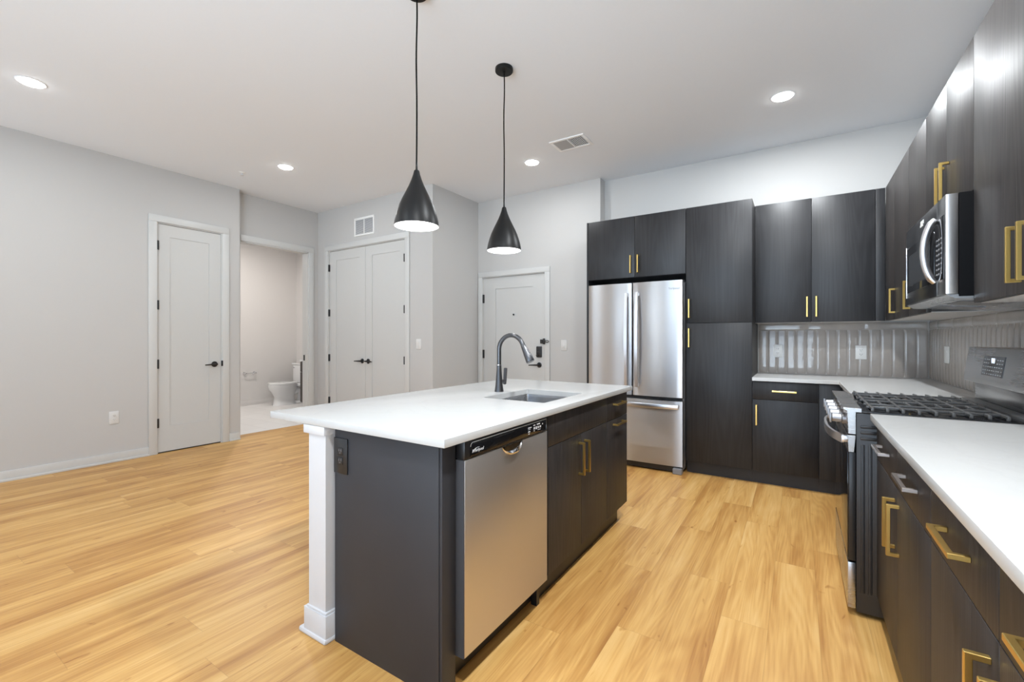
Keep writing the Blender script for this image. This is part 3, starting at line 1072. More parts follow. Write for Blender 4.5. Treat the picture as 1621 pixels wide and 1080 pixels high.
# ------------------------------------------------------------------ microwave
mf, my0, my1, mz0, mz1 = 0.508, 2.493, 3.274, 1.412, 1.843
FM = Face('-x', mf)
t = thing('microwave', (0.7, 2.88, mz0), 'stainless over-the-range microwave with curved handle hung below the short cabinet', 'microwave')
part('body', MB().box(mf + 0.040, RX - 0.01, my0, my1, mz0 + 0.01, mz1, 0.002), 'shell', t)
yh = 2.630                                # joint of door and control panel
dm = part('door', FM.box(MB(), yh + 0.002, my1, -0.039, 0, mz0 + 0.02, mz1 - 0.001, 0.003), 'darksteel', t)
part('door_window', FM.box(MB(), yh + 0.035, my1 - 0.035, -0.002, 0.0022, mz0 + 0.085, mz1 - 0.105, 0.001), 'glassblack', dm)
part('window_screen', FM.box(MB(), yh + 0.11, my1 - 0.09, 0.0022, 0.003, mz0 + 0.12, mz1 - 0.15), 'screen', dm)
part('edge_trim', FM.box(MB(), my1 - 0.006, my1 - 0.001, -0.002, 0.0015, mz0 + 0.06, mz1 - 0.09, 0.001), 'satin', dm)
cp = part('control_panel', FM.box(MB(), my0 + 0.0, yh - 0.002, -0.039, 0, mz0 + 0.02, mz1 - 0.001, 0.003), 'steel', t)
cg = part('control_glass', FM.box(MB(), my0 + 0.02, yh - 0.006, -0.002, 0.002, mz0 + 0.085, mz1 - 0.08, 0.001), 'glassblack', cp)
kb = MB()
for r in range(8):
    for c in range(3):
        FM.box(kb, my0 + 0.045 + c * 0.036, my0 + 0.063 + c * 0.036, 0.002, 0.0027, mz0 + 0.11 + r * 0.021, mz0 + 0.117 + r * 0.021)
part('button', kb, 'grey', cg)
hb = MB()
pp = []
for i in range(19):
    a = -1 + 2 * i / 18
    z = (mz0 + 0.220) + a * 0.138
    pp.append((mf - 0.004 - 0.038 * (1 - a * a) ** 0.75, yh + 0.008 + 0.0 * a, z))
hb.tube(pp, [0.011] + [0.0145] * 17 + [0.011], 12)
part('handle', hb, 'satin', dm)
lg = MB()
FM.box(lg, 2.868, 2.930, 0.0, 0.0012, 1.806, 1.824)
FM.box(lg, 2.885, 2.938, 0.0, 0.0012, 1.796, 1.806)
part('logo', lg, 'white', dm)
bt = MB().prism([(mf + 0.004, my0 + 0.002, mz0 + 0.018), (mf + 0.030, my0 + 0.002, mz0 + 0.002), (RX - 0.02, my0 + 0.002, mz0 - 0.022), (RX - 0.02, my0 + 0.002, mz0 + 0.009), (mf + 0.04, my0 + 0.002, mz0 + 0.0095), (mf + 0.039, my0 + 0.002, mz0 + 0.019)], (0, my1 - my0 - 0.004, 0))
bp_ = part('bottom_plate', bt, 'steelh', t)
for y_ in (2.60, 2.95):
    part('grease_filter', MB().prism([(0.58, y_, mz0 - 0.004), (0.74, y_, mz0 - 0.016), (0.74, y_, mz0 - 0.012), (0.58, y_, mz0 + 0.001)], (0, 0.22, 0)), 'darksteel', bp_)

# ------------------------------------------------------------------ range
ry0, ry1 = 2.516, 3.293
FG = Face('-x', 0.190)
t = thing('gas_range', (0.55, 2.9, 0), 'stainless slide-in gas range with black grates between the worktops', 'range')
bd = MB().box(0.220, 0.90, ry0, ry1, 0.02, 0.915, 0.003)
body = part('body', bd, 'enamel', t)
rb = MB()
for xx in (0.236, 0.262):
    rb.box(xx, xx + 0.014, ry0 - 0.004, ry0 + 0.004, 0.11, 0.775, 0.0035)
for zz in (0.795, 0.822, 0.848):
    rb.box(0.234, 0.30, ry0 - 0.004, ry0 + 0.004, zz, zz + 0.014, 0.0035)
part('side_rib', rb, 'enamel', body)
part('foot', MB().cyl((0.28, ry0 + 0.06, 0), 0.018, 0.021), 'black', t)
part('foot', MB().cyl((0.28, ry1 - 0.06, 0), 0.018, 0.021), 'black', t)
part('foot', MB().cyl((0.84, ry0 + 0.06, 0), 0.018, 0.021), 'black', t)
part('foot', MB().cyl((0.84, ry1 - 0.06, 0), 0.018, 0.021), 'black', t)
cpn = part('control_panel', MB().prism([(0.172, ry0, 0.936), (0.172, ry0, 0.927), (0.186, ry0, 0.922), (0.190, ry0, 0.818), (0.219, ry0, 0.818), (0.219, ry0, 0.917), (0.240, ry0, 0.917), (0.240, ry0, 0.936)], (0, ry1 - ry0, 0), 0.0015), 'steelh', t)
for k in range(5):
    yk = ry0 + 0.105 + k * 0.142
    kn = MB().lathe([(0, 0), (0.026, 0), (0.026, -0.012), (0.020, -0.016), (0.0185, -0.05), (0.016, -0.053), (0, -0.053)], (0.188, yk, 0.872), 'x', 24)
    kn.box(0.126, 0.136, yk - 0.005, yk + 0.005, 0.848, 0.896, 0.002)
    part('knob', kn, 'knob', cpn)
od = part('oven_door', MB().box(0.193, 0.2185, ry0 + 0.001, ry1 - 0.001, 0.246, 0.735, 0.003), 'black', t)
part('door_window', FG.box(MB(), ry0 + 0.012, ry1 - 0.012, -0.003, 0.0012, 0.252, 0.733, 0.001), 'glassblack', od)
part('door_top_trim', MB().prism([(0.189, ry0 + 0.001, 0.812), (0.191, ry0 + 0.001, 0.736), (0.212, ry0 + 0.001, 0.736), (0.2185, ry0 + 0.001, 0.812)], (0, ry1 - ry0 - 0.002, 0), 0.001), 'steelh', od)
hp = []
for i in range(25):
    a = -1 + 2 * i / 24
    yy = (ry0 + ry1) / 2 + a * 0.345
    hp.append((0.178 - 0.048 * (1 - abs(a) ** 2.6), yy))
hm = MB().band(hp, (0.768, 0.806), 0.011)
for s in (-1, 1):
    yy = (ry0 + ry1) / 2 + s * 0.338
    hm.box(0.170, 0.190, yy - 0.012, yy + 0.012, 0.772, 0.802, 0.002)
part('handle', hm, 'satin', od)
sd = part('storage_drawer', MB().box(0.189, 0.2185, ry0 + 0.001, ry1 - 0.001, 0.032, 0.238, 0.003), 'steelh', t)
ck = MB().box(0.2405, 0.735, ry0 - 0.008, ry1 + 0.006, 0.9175, 0.924, 0.002)
cook = part('cooktop', ck, 'glassblack', t)
for yb, xb, rr in ((2.66, 0.35, 0.045), (2.66, 0.60, 0.05), (2.905, 0.475, 0.055), (3.15, 0.35, 0.05), (3.15, 0.60, 0.045)):
    bb = MB().lathe([(0, 0), (rr, 0), (rr, 0.003), (rr * 0.72, 0.004), (rr * 0.70, 0.010), (0, 0.0112)], (xb, yb, 0.9235), 'z', 24)
    part('burner', bb, 'iron', cook)
for g0, g1 in ((ry0 + 0.004, 2.772), (2.776, 3.034), (3.038, ry1 - 0.006)):
    gm = MB()
    zt, zb = 0.942, 0.931
    last = g1 > 3.2
    first = g0 < 2.6
    # frame across the burners and bars running towards the viewer
    xsb = (0.258, 0.278, 0.382, 0.487, 0.592, 0.697, 0.716)
    for xx in (0.278, 0.382, 0.487, 0.592, 0.697):
        gm.box(xx - 0.0055, xx + 0.0055, g0 + 0.003, g1 - 0.003, zb, zt, 0.002)
    for yy in (g0 + 0.075, g1 - 0.075):
        gm.box(0.262, 0.715, yy - 0.005, yy + 0.005, zb, zt - 0.001, 0.002)
    for xx in (0.330, 0.434, 0.540, 0.645):
        for (a, b) in ((g0 + 0.003, g0 + 0.055), (g1 - 0.055, g1 - 0.003)):
            gm.box(xx - 0.005, xx + 0.005, a, b, zb, zt, 0.002)
    for xx in (0.278, 0.330, 0.382, 0.434, 0.487, 0.540, 0.592, 0.645, 0.697):
        for yy in (g0 + 0.008, g1 - 0.008):
            gm.box(xx - 0.0055, xx + 0.0055, yy - 0.006, yy + 0.006, 0.9242, zt - 0.001, 0.002)
    part('grate', gm, 'iron', t)
bg = part('backguard', MB().box(0.785, 0.915, ry0, ry1, 0.9155, 1.03, 0.002), 'steelh', t)
part('rear_vent', MB().box(0.7355, 0.784, ry0, ry1, 0.9175, 0.938, 0.002), 'iron', bg)
cs = part('console', MB().prism([(0.742, ry0, 1.054), (0.742, ry0, 1.031), (0.757, ry0, 1.0305), (0.912, ry0, 1.0305), (0.912, ry0, 1.205), (0.762, ry0, 1.205)], (0, ry1 - ry0, 0), 0.002), 'steelh', t)


def console_x(z):
    return 0.742 + (z - 1.054) * 0.020 / 0.151


tl = MB().prism([(console_x(z) - 0.0004 - d, 2.775, z) for z, d in ((1.076, 0), (1.076, 0.0012), (1.168, 0.0012), (1.168, 0))], (0, 0.26, 0))
ds = part('display', tl, 'glassblack', cs)
dm_ = MB()
rnd = random.Random(3)
for r in range(5):
    for c in range(9):
        if (r >= 3 and 3 <= c <= 5):
            continue
        y_ = 2.787 + c * 0.0275
        z_ = 1.083 + r * 0.0165
        w_ = rnd.uniform(0.009, 0.018)
        x_ = console_x(z_) - 0.0019
        dm_.box(x_ - 0.0006, x_ + 0.0004, y_, y_ + w_, z_, z_ + 0.0045)
part('control_mark', dm_, 'mark', ds)
dd = MB()
for k in range(2):
    y_ = 2.888 + k * 0.022
    x_ = console_x(1.145) - 0.002
    for (a, b, c, d_) in ((0, 0.014, 0, 0.003), (0, 0.014, 0.021, 0.024), (0, 0.003, 0, 0.024), (0.011, 0.014, 0, 0.024)):
        dd.box(x_ - 0.0008, x_ + 0.0004, y_ + a, y_ + b, 1.135 + c, 1.135 + d_)
part('display_digit', dd, 'display', ds)

# ------------------------------------------------------------------ island
XI = -1.0
FI = Face('+x', XI)
hw_ = thing('wall_island', (-1.69, 2.08, 0), 'white half wall carrying the overhanging end of the island worktop', 'half wall', kind='structure')
part('shaft', MB().box(-1.745, -1.630, 1.115, 3.045, 0, CB - 0.001), 'postwhite', hw_)
bb = MB().box(-1.767, -1.616, 1.105, 3.055, 0, 0.112, 0.003)
bb.prism([(-1.767, 1.105, 0.112), (-1.616, 1.105, 0.112), (-1.616, 3.055, 0.112), (-1.767, 3.055, 0.112)], (0, 0, 0.001))
for a, b, c, d_ in ((-1.7465, -1.6285, 1.1135, 3.0465), ):
    bb.box(a - 0.008, b + 0.006, c - 0.004, d_ + 0.004, 0.112, 0.124, 0.004)
part('baseboard', bb, 'postwhite', hw_)
part('shoe_moulding', MB().box(-1.796, -1.612, 1.098, 3.062, 0, 0.022, 0.008), 'postwhite', hw_)
part('cap_trim', MB().box(-1.772, -1.628, 1.106, 3.054, 0.850, CB - 0.001, 0.002), 'postwhite', hw_)

t = thing('end_panel', (-1.32, 1.18, 0), 'broad matte charcoal end panel of the island beside the dishwasher', 'panel')
part('board', MB().box(-1.608, -1.037, 1.143, 1.216, 0, CB - 0.001, 0.001), 'panel', t)
part('filler_strip', MB().box(-1.0365, -1.024, 1.146, 1.216, 0, CB - 0.001, 0.001), 'panel', t)

# dishwasher
t = thing('dishwasher', (-1.3, 1.53, 0), 'stainless dishwasher with black control strip built into the island', 'dishwasher')
xd = -0.988
FD = Face('+x', xd)
part('body', MB().box(-1.60, xd - 0.045, 1.226, 1.836, 0.10, 0.876), 'black', t)
dd_ = part('door', MB().box(xd - 0.040, xd, 1.224, 1.836, 0.118, 0.818, 0.003), 'steeldw', t)
part('door_edge', MB().box(xd - 0.0445, xd - 0.0015, 1.2205, 1.2238, 0.118, 0.818), 'edge', dd_)
cpd = part('control_panel', MB().box(xd - 0.040, xd + 0.001, 1.222, 1.836, 0.8195, 0.892 - 0.006, 0.004), 'black', t)
gl = MB()
FD.box(gl, 1.252, 1.820, 0.0005, 0.0028, 0.824, 0.8745, 0.003)
glo = part('control_glass', gl, 'glassblack', cpd)
rim = MB()
FD.box(rim, 1.27, 1.822, 0.0005, 0.0034, 0.8745, 0.8765, 0.0005)
rim.tube([FD.pt(1.254, 0.002, 0.862), FD.pt(1.256, 0.002, 0.870), FD.pt(1.264, 0.002, 0.8752), FD.pt(1.272, 0.002, 0.8756)], 0.0012, 6)
part('trim_line', rim, 'mark', cpd)
text_mesh('logo', 'Whirlpool', 0.0165, glo, 'mark', (xd + 0.0032, 1.262, 0.838), (0, 1, 0), (0, 0, 1), 0.25)
sw = MB()
sw.tube([FD.pt(1.287 + 0.024 * math.cos(a), 0.0036, 0.843 + 0.009 * math.sin(a) + 0.10 * 0.04 * math.cos(a)) for a in [0.5 + k * 0.35 for k in range(9)]], [0.0003, 0.0006, 0.0008, 0.0009, 0.0009, 0.0008, 0.0007, 0.0005, 0.0003], 6)
part('logo_swirl', sw, 'mark', glo)
bm_ = MB()
for (u, z, w, h) in ((1.655, 0.858, 0.03, 0.0035), (1.655, 0.852, 0.022, 0.002), (1.657, 0.840, 0.016, 0.006), (1.657, 0.832, 0.012, 0.003),
                     (1.702, 0.862, 0.016, 0.004), (1.704, 0.846, 0.012, 0.010), (1.722, 0.844, 0.012, 0.012), (1.704, 0.838, 0.010, 0.003),
                     (1.733, 0.862, 0.028, 0.005), (1.740, 0.846, 0.010, 0.009), (1.758, 0.846, 0.012, 0.009), (1.741, 0.838, 0.026, 0.002), (1.782, 0.856, 0.006, 0.006)):
    FD.box(bm_, u, u + w, 0.0028, 0.0034, z, z + h)
part('control_mark', bm_, 'mark', glo)
# pocket handle under the control strip
pk = MB()
n = 14
top_, bot_ = [], []
for i in range(n + 1):
    a = -1 + 2 * i / n
    y_ = 1.533 + 0.077 * a
    z_ = 0.817 - 0.042 * (1 - abs(a) ** 3.0)
    top_.append(pk.bm.verts.new(FD.pt(y_, 0.0016, 0.8175)))
    bot_.append([pk.bm.verts.new(FD.pt(y_, d, z)) for d, z in ((0.0016, z_), (0.014 * (1 - abs(a) ** 3), z_ + 0.004), (0.016 * (1 - abs(a) ** 3), z_ + 0.010 * (1 - abs(a) ** 3)), (0.002, z_ + 0.016 * (1 - abs(a) ** 3)))])
fs = []
for i in range(n):
    for k in range(3):
        fs.append(pk.bm.faces.new((bot_[i][k], bot_[i + 1][k], bot_[i + 1][k + 1], bot_[i][k + 1])))
    fs.append(pk.bm.faces.new((bot_[i][3], bot_[i + 1][3], top_[i + 1], top_[i])))
bmesh.ops.remove_doubles(pk.bm, verts=list(pk.bm.verts), dist=1e-6)
bmesh.ops.recalc_face_normals(pk.bm, faces=list(pk.bm.faces))
part('handle_pocket', pk, 'chrome', dd_)
part('toe_panel', MB().box(-1.075, -1.06, 1.226, 1.836, 0.012, 0.0995), 'black', t)
part('foot', MB().box(-1.055, -1.025, 1.80, 1.826, 0, 0.0995), 'black', t)

# sink cabinet and drawer unit
t = thing('sink_cabinet', (-1.3, 2.25, 0), 'dark island sink cabinet with false drawer front over two doors', 'cabinet')
sc_ = MB()
sc_.box(-1.605, XI - TH - 0.002, 1.868, 1.886, 0.116, CB - 0.002).box(-1.605, XI - TH - 0.002, 2.622, 2.640, 0.116, CB - 0.002)
sc_.box(-1.605, XI - TH - 0.002, 1.886, 2.622, 0.116, 0.134).box(-1.605, -1.590, 1.886, 2.622, 0.134, CB - 0.002)
sc_.box(XI - 0.036, XI - TH - 0.002, 1.886, 2.622, 0.134, CB - 0.002)
part('carcass', sc_, 'cab', t)
part('toe_kick', MB().box(-1.066, -1.050, 1.84, 2.640, 0, 0.1155), 'toe', t)
front('false_drawer', FI, 1.868, 2.640, 0.7295, CB - 0.006, 'cabwarm', t)
da = front('door', FI, 1.868, 2.256, ZD, 0.7295, 'cabwarm', t)
pull(FI, 2.220, 0.600, 0.178, True, 'brass', da)
db = front('door', FI, 2.256, 2.640, ZD, 0.7295, 'cabwarm', t)
pull(FI, 2.294, 0.600, 0.178, True, 'brass', db)
t = thing('drawer_cabinet', (-1.3, 2.83, 0), 'narrow dark island cabinet at the refrigerator end with two horizontal pulls', 'cabinet')
part('carcass', MB().box(-1.605, XI - TH - 0.002, 2.642, 3.024, 0.116, CB - 0.002), 'cab', t)
part('toe_kick', MB().box(-1.066, -1.050, 2.642, 2.965, 0, 0.1155), 'toe', t)
da = front('drawer', FI, 2.642, 3.024, 0.7295, CB - 0.006, 'cabwarm', t)
pull(FI, 2.833, 0.826, 0.178, False, 'brass', da)
db = front('pull_out_door', FI, 2.642, 3.024, ZD, 0.7295, 'cabwarm', t)
pull(FI, 2.833, 0.696, 0.178, False, 'brass', db)

# worktop with the sink cut-out
ix0, ix1, iy0, iy1 = -2.03, -0.978, 1.105, 3.08
sx0, sx1, sy0, sy1 = -1.497, -1.100, 2.012, 2.498
ct = MB()
bm = ct.bm


def rect_round(x0, x1, y0, y1, r, z, n=4):
    out = []
    for cx_, cy_, a0 in ((x1 - r, y1 - r, 0), (x0 + r, y1 - r, PI / 2), (x0 + r, y0 + r, PI), (x1 - r, y0 + r, 1.5 * PI)):
        for k in range(n + 1):
            a = a0 + PI / 2 * k / n
            out.append((cx_ + r * math.cos(a), cy_ + r * math.sin(a), z))
    return out


def slab_with_hole(bm, outer, inner, z0, z1):
    """outer (4 corners) and inner loop (4*(n+1) points, same winding and corner order)."""
    m = len(inner) // 4
    for z, flip in ((z0, True), (z1, False)):
        O = [bm.verts.new((x, y, z)) for x, y in outer]
        I = [bm.verts.new((x, y, z)) for x, y, _ in inner]
        for c in range(4):
            for k in range(m - 1):
                f = (O[c], I[c * m + k + 1], I[c * m + k])
                bm.faces.new(f if flip else f[::-1])
            c2 = (c + 1) % 4
            f = (O[c], O[c2], I[c2 * m], I[c * m + m - 1])
            bm.faces.new(f[::-1] if not flip else f)
        if flip:
            O0, I0 = O, I
        else:
            O1, I1 = O, I
    for c in range(4):
        c2 = (c + 1) % 4
        bm.faces.new((O0[c], O0[c2], O1[c2], O1[c]))
    for k in range(len(I0)):
        k2 = (k + 1) % len(I0)
        bm.faces.new((I0[k2], I0[k], I1[k], I1[k2]))
    bmesh.ops.recalc_face_normals(bm, faces=list(bm.faces))


slab_with_hole(bm, ((ix1, iy1), (ix0, iy1), (ix0, iy0), (ix1, iy0)), rect_round(sx0, sx1, sy0, sy1, 0.012, 0), CB, CT)
es = [e for e in bm.edges if len(e.link_faces) == 2 and e.calc_face_angle(0) > 1.2 and all(abs(v.co.x - ix0) < 1e-4 or abs(v.co.x - ix1) < 1e-4 for v in e.verts)]
bmesh.ops.bevel(bm, geom=es, offset=0.003, segments=2, profile=0.5, affect='EDGES')
tag(part('countertop', ct, 'quartz'), 'white quartz island worktop with undermount sink cut-out', 'countertop')

# sink bowl
sk = MB()
loops = []
for (g, r, z) in ((0.018, 0.012, CB - 0.0012), (0.0, 0.014, CB - 0.0012), (-0.002, 0.016, CB - 0.02), (-0.006, 0.02, 0.70), (-0.02, 0.03, 0.678), (-0.17, 0.02, 0.670)):
    loops.append([sk.bm.verts.new(p) for p in rect_round(sx0 - g, sx1 + g, sy0 - g, sy1 + g, r, z)])
for a, b in zip(loops, loops[1:]):
    for k in range(len(a)):
        k2 = (k + 1) % len(a)
        sk.bm.faces.new((a[k], a[k2], b[k2], b[k]))
sk.bm.faces.new(loops[-1])
bmesh.ops.recalc_face_normals(sk.bm, faces=list(sk.bm.faces))
t = thing('sink', ((sx0 + sx1) / 2, (sy0 + sy1) / 2, 0.67), 'stainless undermount sink set in the island worktop', 'sink')
part('bowl', sk, 'steelh', t)
part('drain', MB().lathe([(0.045, 0.0), (0.045, 0.004), (0.03, 0.003), (0, 0.002)], ((sx0 + sx1) / 2, (sy0 + sy1) / 2, 0.6702)), 'chrome', t)

# faucet
ax, ay = -1.575, 2.292
t = thing('faucet', (ax, ay, CT), 'dark gunmetal gooseneck faucet standing behind the island sink', 'faucet')
part('body', MB().lathe([(0, 0), (0.029, 0), (0.0285, 0.006), (0.024, 0.035), (0.019, 0.09), (0.0155, 0.14), (0.0145, 0.165), (0, 0.166)], (ax, ay, CT), 'z', 28), 'gunmetal', t)
part('joint_ring', MB().cyl((ax, ay, CT + 0.166), 0.0152, 0.003), 'chrome', t)
sp = [(ax, ay, CT + 0.169), (ax, ay, CT + 0.23), (ax, ay, 1.180)]
R_ = 0.090
for k in range(1, 15):
    a = PI - (PI * 0.90) * k / 14
    sp.append((ax + R_ + R_ * math.cos(a), ay, 1.180 + 0.090 * math.sin(a)))
part('spout', MB().tube(sp, 0.0138, 16), 'gunmetal', t)
e0, e1 = Vector(sp[-2]), Vector(sp[-1])
dv = (e1 - e0).normalized()
dv = (dv + Vector((0.10, 0, 0))).normalized()
sh = MB().tube([e1 + dv * q for q in (0.0, 0.004, 0.03, 0.07, 0.105, 0.112)], [0.0145, 0.0155, 0.018, 0.023, 0.0265, 0.024], 18)
part('spray_head', sh, 'gunmetal', t)
lv = MB().cyl((ax, ay + 0.015, CT + 0.060), 0.0125, 0.04, 'y', 16)
part('handle_stem', lv, 'gunmetal', t)
lp = MB().prism([(ax - 0.011, ay + 0.055, CT + 0.04), (ax + 0.011, ay + 0.055, CT + 0.04), (ax + 0.012, ay + 0.066, CT + 0.145), (ax - 0.012, ay + 0.066, CT + 0.145)], (0, 0.014, 0), 0.004)
part('lever', lp, 'gunmetal', t)


# ------------------------------------------------------------------ electrical plates
def plate(face, u, z, w, h, kind, label, cat, mat='white', dark='slot', name='outlet'):
    o = face.pt(u, 0, z - h / 2)
    t_ = thing(name, o, label, cat)
    part('cover_plate', face.box(MB(), u - w / 2, u + w / 2, 0.0, 0.006, z - h / 2, z + h / 2, 0.0025), mat, t_)
    if kind == 'outlet':
        for s in (-1, 1):
            r_ = part('socket', face.box(MB(), u - 0.016, u + 0.016, 0.0055, 0.0075, z + s * 0.0195 - 0.0145, z + s * 0.0195 + 0.0145, 0.002), mat, t_)
            sl = MB()
            for du in (-0.0065, 0.0065):
                face.box(sl, u + du - 0.0012, u + du + 0.0012, 0.0072, 0.0078, z + s * 0.0195 - 0.001, z + s * 0.0195 + 0.008)
            face.box(sl, u - 0.002, u + 0.002, 0.0072, 0.0078, z + s * 0.0195 - 0.009, z + s * 0.0195 - 0.005)
            part('slot', sl, dark, r_)
    else:
        part('rocker', face.box(MB(), u - 0.0165, u + 0.0165, 0.0055, 0.009, z - 0.033, z + 0.033, 0.002), mat, t_)
    return t_


plate(FL, 1.587, 0.450, 0.078, 0.125, 'outlet', 'white duplex outlet low on the long plain wall', 'outlet', 'offwhite')
plate(FC, -3.898, 1.181, 0.083, 0.125, 'switch', 'white rocker switch beside the closet doors', 'light switch', 'offwhite', name='light_switch')
plate(FE, -2.374, 1.168, 0.078, 0.127, 'switch', 'white rocker switch between entry door and refrigerator', 'light switch', 'offwhite', name='light_switch')
FTB, FTR = Face('-y', KY - 0.0085), Face('-x', RX - 0.0085)
plate(FTB, -0.164, 1.130, 0.074, 0.122, 'outlet', 'white outlet on the tiles next to the pantry', 'outlet')
plate(FTB, 0.467, 1.127, 0.078, 0.122, 'outlet', 'white outlet on the tiles nearer the room corner', 'outlet')
plate(FTR, 4.42, 1.131, 0.12, 0.122, 'switch', 'white switch plate on the tiles beside the range console', 'light switch', name='light_switch')
# black outlet on the island end
FP = Face('-y', 1.143)
plate(FP, -1.565, 0.772, 0.085, 0.145, 'outlet', 'black outlet high on the island end panel', 'outlet', 'black', 'grey')

# ------------------------------------------------------------------ pendants and ceiling fixtures


def pendant(x, y, zr, label):
    """bell shaped pendant; zr = height of its rim."""
    t_ = thing('pendant_lamp', (x, y, CEIL), label, 'pendant lamp', 'pendant lamps over the island')
    part('canopy', MB().lathe([(0, 0), (0.060, 0), (0.061, -0.004), (0.061, -0.022), (0.058, -0.026), (0.008, -0.027), (0.007, -0.04), (0, -0.04)], (x, y, CEIL)), 'pendant', t_)
    cd = []
    z0, z1 = CEIL - 0.04, zr + 0.325
    for k in range(25):
        a = k / 24
        cd.append((x + 0.0022 * math.sin(a * 13) * (1 - a), y + 0.0015 * math.sin(a * 9 + 1), z0 + (z1 - z0) * a))
    part('cord', MB().tube(cd, 0.0042, 8), 'cord', t_)
    part('cord_grip', MB().lathe([(0, 0.33), (0.0045, 0.33), (0.006, 0.305), (0.0075, 0.296), (0.0, 0.296)], (x, y, zr), seg=16), 'pendant', t_)
    prof = [(0.0, 0.297), (0.0125, 0.297), (0.0145, 0.292), (0.0185, 0.275), (0.026, 0.252), (0.040, 0.217), (0.058, 0.180), (0.0755, 0.145), (0.090, 0.112),
            (0.1015, 0.078), (0.1098, 0.048), (0.1150, 0.022), (0.1172, 0.0)]
    inner = [(0.1145, 0.001), (0.1122, 0.023), (0.107, 0.049), (0.0985, 0.079), (0.087, 0.112), (0.0725, 0.145), (0.055, 0.179), (0.037, 0.216), (0.02, 0.252), (0.0, 0.262)]
    sh_ = part('shade', MB().lathe(prof + [(0.1145, 0.001)], (x, y, zr), seg=48), 'pendant', t_)
    part('lining', MB().lathe(inner, (x, y, zr), seg=48), 'shadein', sh_)
    part('bulb', MB().lathe([(0.0, 0.045), (0.022, 0.051), (0.032, 0.070), (0.034, 0.088), (0.026, 0.115), (0.015, 0.135), (0.013, 0.165), (0.0, 0.166)], (x, y, zr), seg=24), 'bulb', t_)
    ld = bpy.data.lights.new('pendant_light', 'POINT')
    ld.energy = 4.0
    ld.color = LAMP_COL
    ld.shadow_soft_size = 0.03
    lo_ = bpy.data.objects.new('pendant_light', ld)
    COL.objects.link(lo_)
    lo_.parent = t_
    lo_.location = (0, 0, zr + 0.025 - CEIL)
    return t_


pendant(-1.699, 1.701, 1.843, 'black bell pendant hanging over the near half of the island')
pendant(-1.691, 2.521, 1.850, 'black bell pendant hanging over the sink half of the island')


def downlight(x, y, label, z=CEIL, power=LAMP_POWER, col=LAMP_COL):
    t_ = thing('recessed_light', (x, y, z), label, 'ceiling light', 'recessed ceiling lights')
    part('trim_ring', MB().lathe([(0.0, -0.002), (0.068, -0.002), (0.069, -0.004), (0.078, -0.004), (0.082, -0.001), (0.082, 0.0)], (x, y, z), seg=40), 'ceil', t_)
    part('lens', MB().lathe([(0.0675, -0.0021), (0.066, -0.008), (0.055, -0.013), (0.03, -0.016), (0, -0.017)], (x, y, z), seg=40), 'lens', t_)
    ld = bpy.data.lights.new('downlight', 'AREA')
    ld.shape = 'DISK'
    ld.size = 0.12
    ld.energy = power
    ld.color = col
    lo_ = bpy.data.objects.new('downlight', ld)
    COL.objects.link(lo_)
    lo_.parent = t_
    lo_.location = (0, 0, -0.02)
    return t_


downlight(-4.650, 0.807, 'recessed ceiling light nearest the long plain wall')
downlight(-4.645, 2.695, 'recessed ceiling light in front of the closet doors')
downlight(-2.348, 4.025, 'recessed ceiling light next to the ceiling air vent')
downlight(-0.099, 3.966, 'recessed ceiling light in front of the dark wall cabinets', power=40.0)
for x, y, p_ in ((-4.65, -1.0, 16.0), (-2.35, -0.6, 20.0), (-0.10, 2.0, 46.0), (-0.10, 0.1, 52.0)):  # unseen lamps added to brighten the room
    downlight(x, y, 'added unseen recessed ceiling light that brightens the room', power=p_)
downlight(-7.3, 3.7, 'recessed ceiling light of the small bathroom', power=40.0, col=(1.0, 0.96, 0.92))

# ceiling vent
t = thing('air_vent', (-1.80, 3.827, CEIL), 'white ceiling air vent with one open louvred half', 'vent')
x0, x1, y0, y1 = -1.975, -1.628, 3.702, 3.950
f = MB()
for bx in ((x0, x1, y0, y0 + 0.028), (x0, x1, y1 - 0.028, y1), (x0, x0 + 0.028, y0 + 0.028, y1 - 0.028), (x1 - 0.028, x1, y0 + 0.028, y1 - 0.028), (-1.806, -1.796, y0 + 0.028, y1 - 0.028)):
    f.box(bx[0], bx[1], bx[2], bx[3], CEIL - 0.008, CEIL, 0.001)
part('frame', f, 'vent', t)
part('duct_shade', MB().box(x0 + 0.028, x1 - 0.028, y0 + 0.028, y1 - 0.028, CEIL - 0.0012, CEIL - 0.0002), 'dark', t)  # flat black sheet painted as the shade inside the opening
g = MB()
for k in range(10):
    yy = y0 + 0.034 + k * 0.0195
    g.box(-1.796, x1 - 0.028, yy, yy + 0.0035, CEIL - 0.005, CEIL - 0.0035)
for k in range(8):
    xx = -1.787 + k * 0.0175
    g.box(xx, xx + 0.003, y0 + 0.028, y1 - 0.028, CEIL - 0.005, CEIL - 0.0035)
part('grille', g, 'vent', t)
g = MB()
for k in range(12):
    xx = x0 + 0.029 + k * 0.0117
    g.prism([(xx, y0 + 0.028, CEIL - 0.0074), (xx + 0.0125, y0 + 0.028, CEIL - 0.002), (xx + 0.0125, y0 + 0.028, CEIL - 0.0014), (xx, y0 + 0.028, CEIL - 0.0068)], (0, y1 - y0 - 0.056, 0))
part('louvre', g, 'louvre', t)
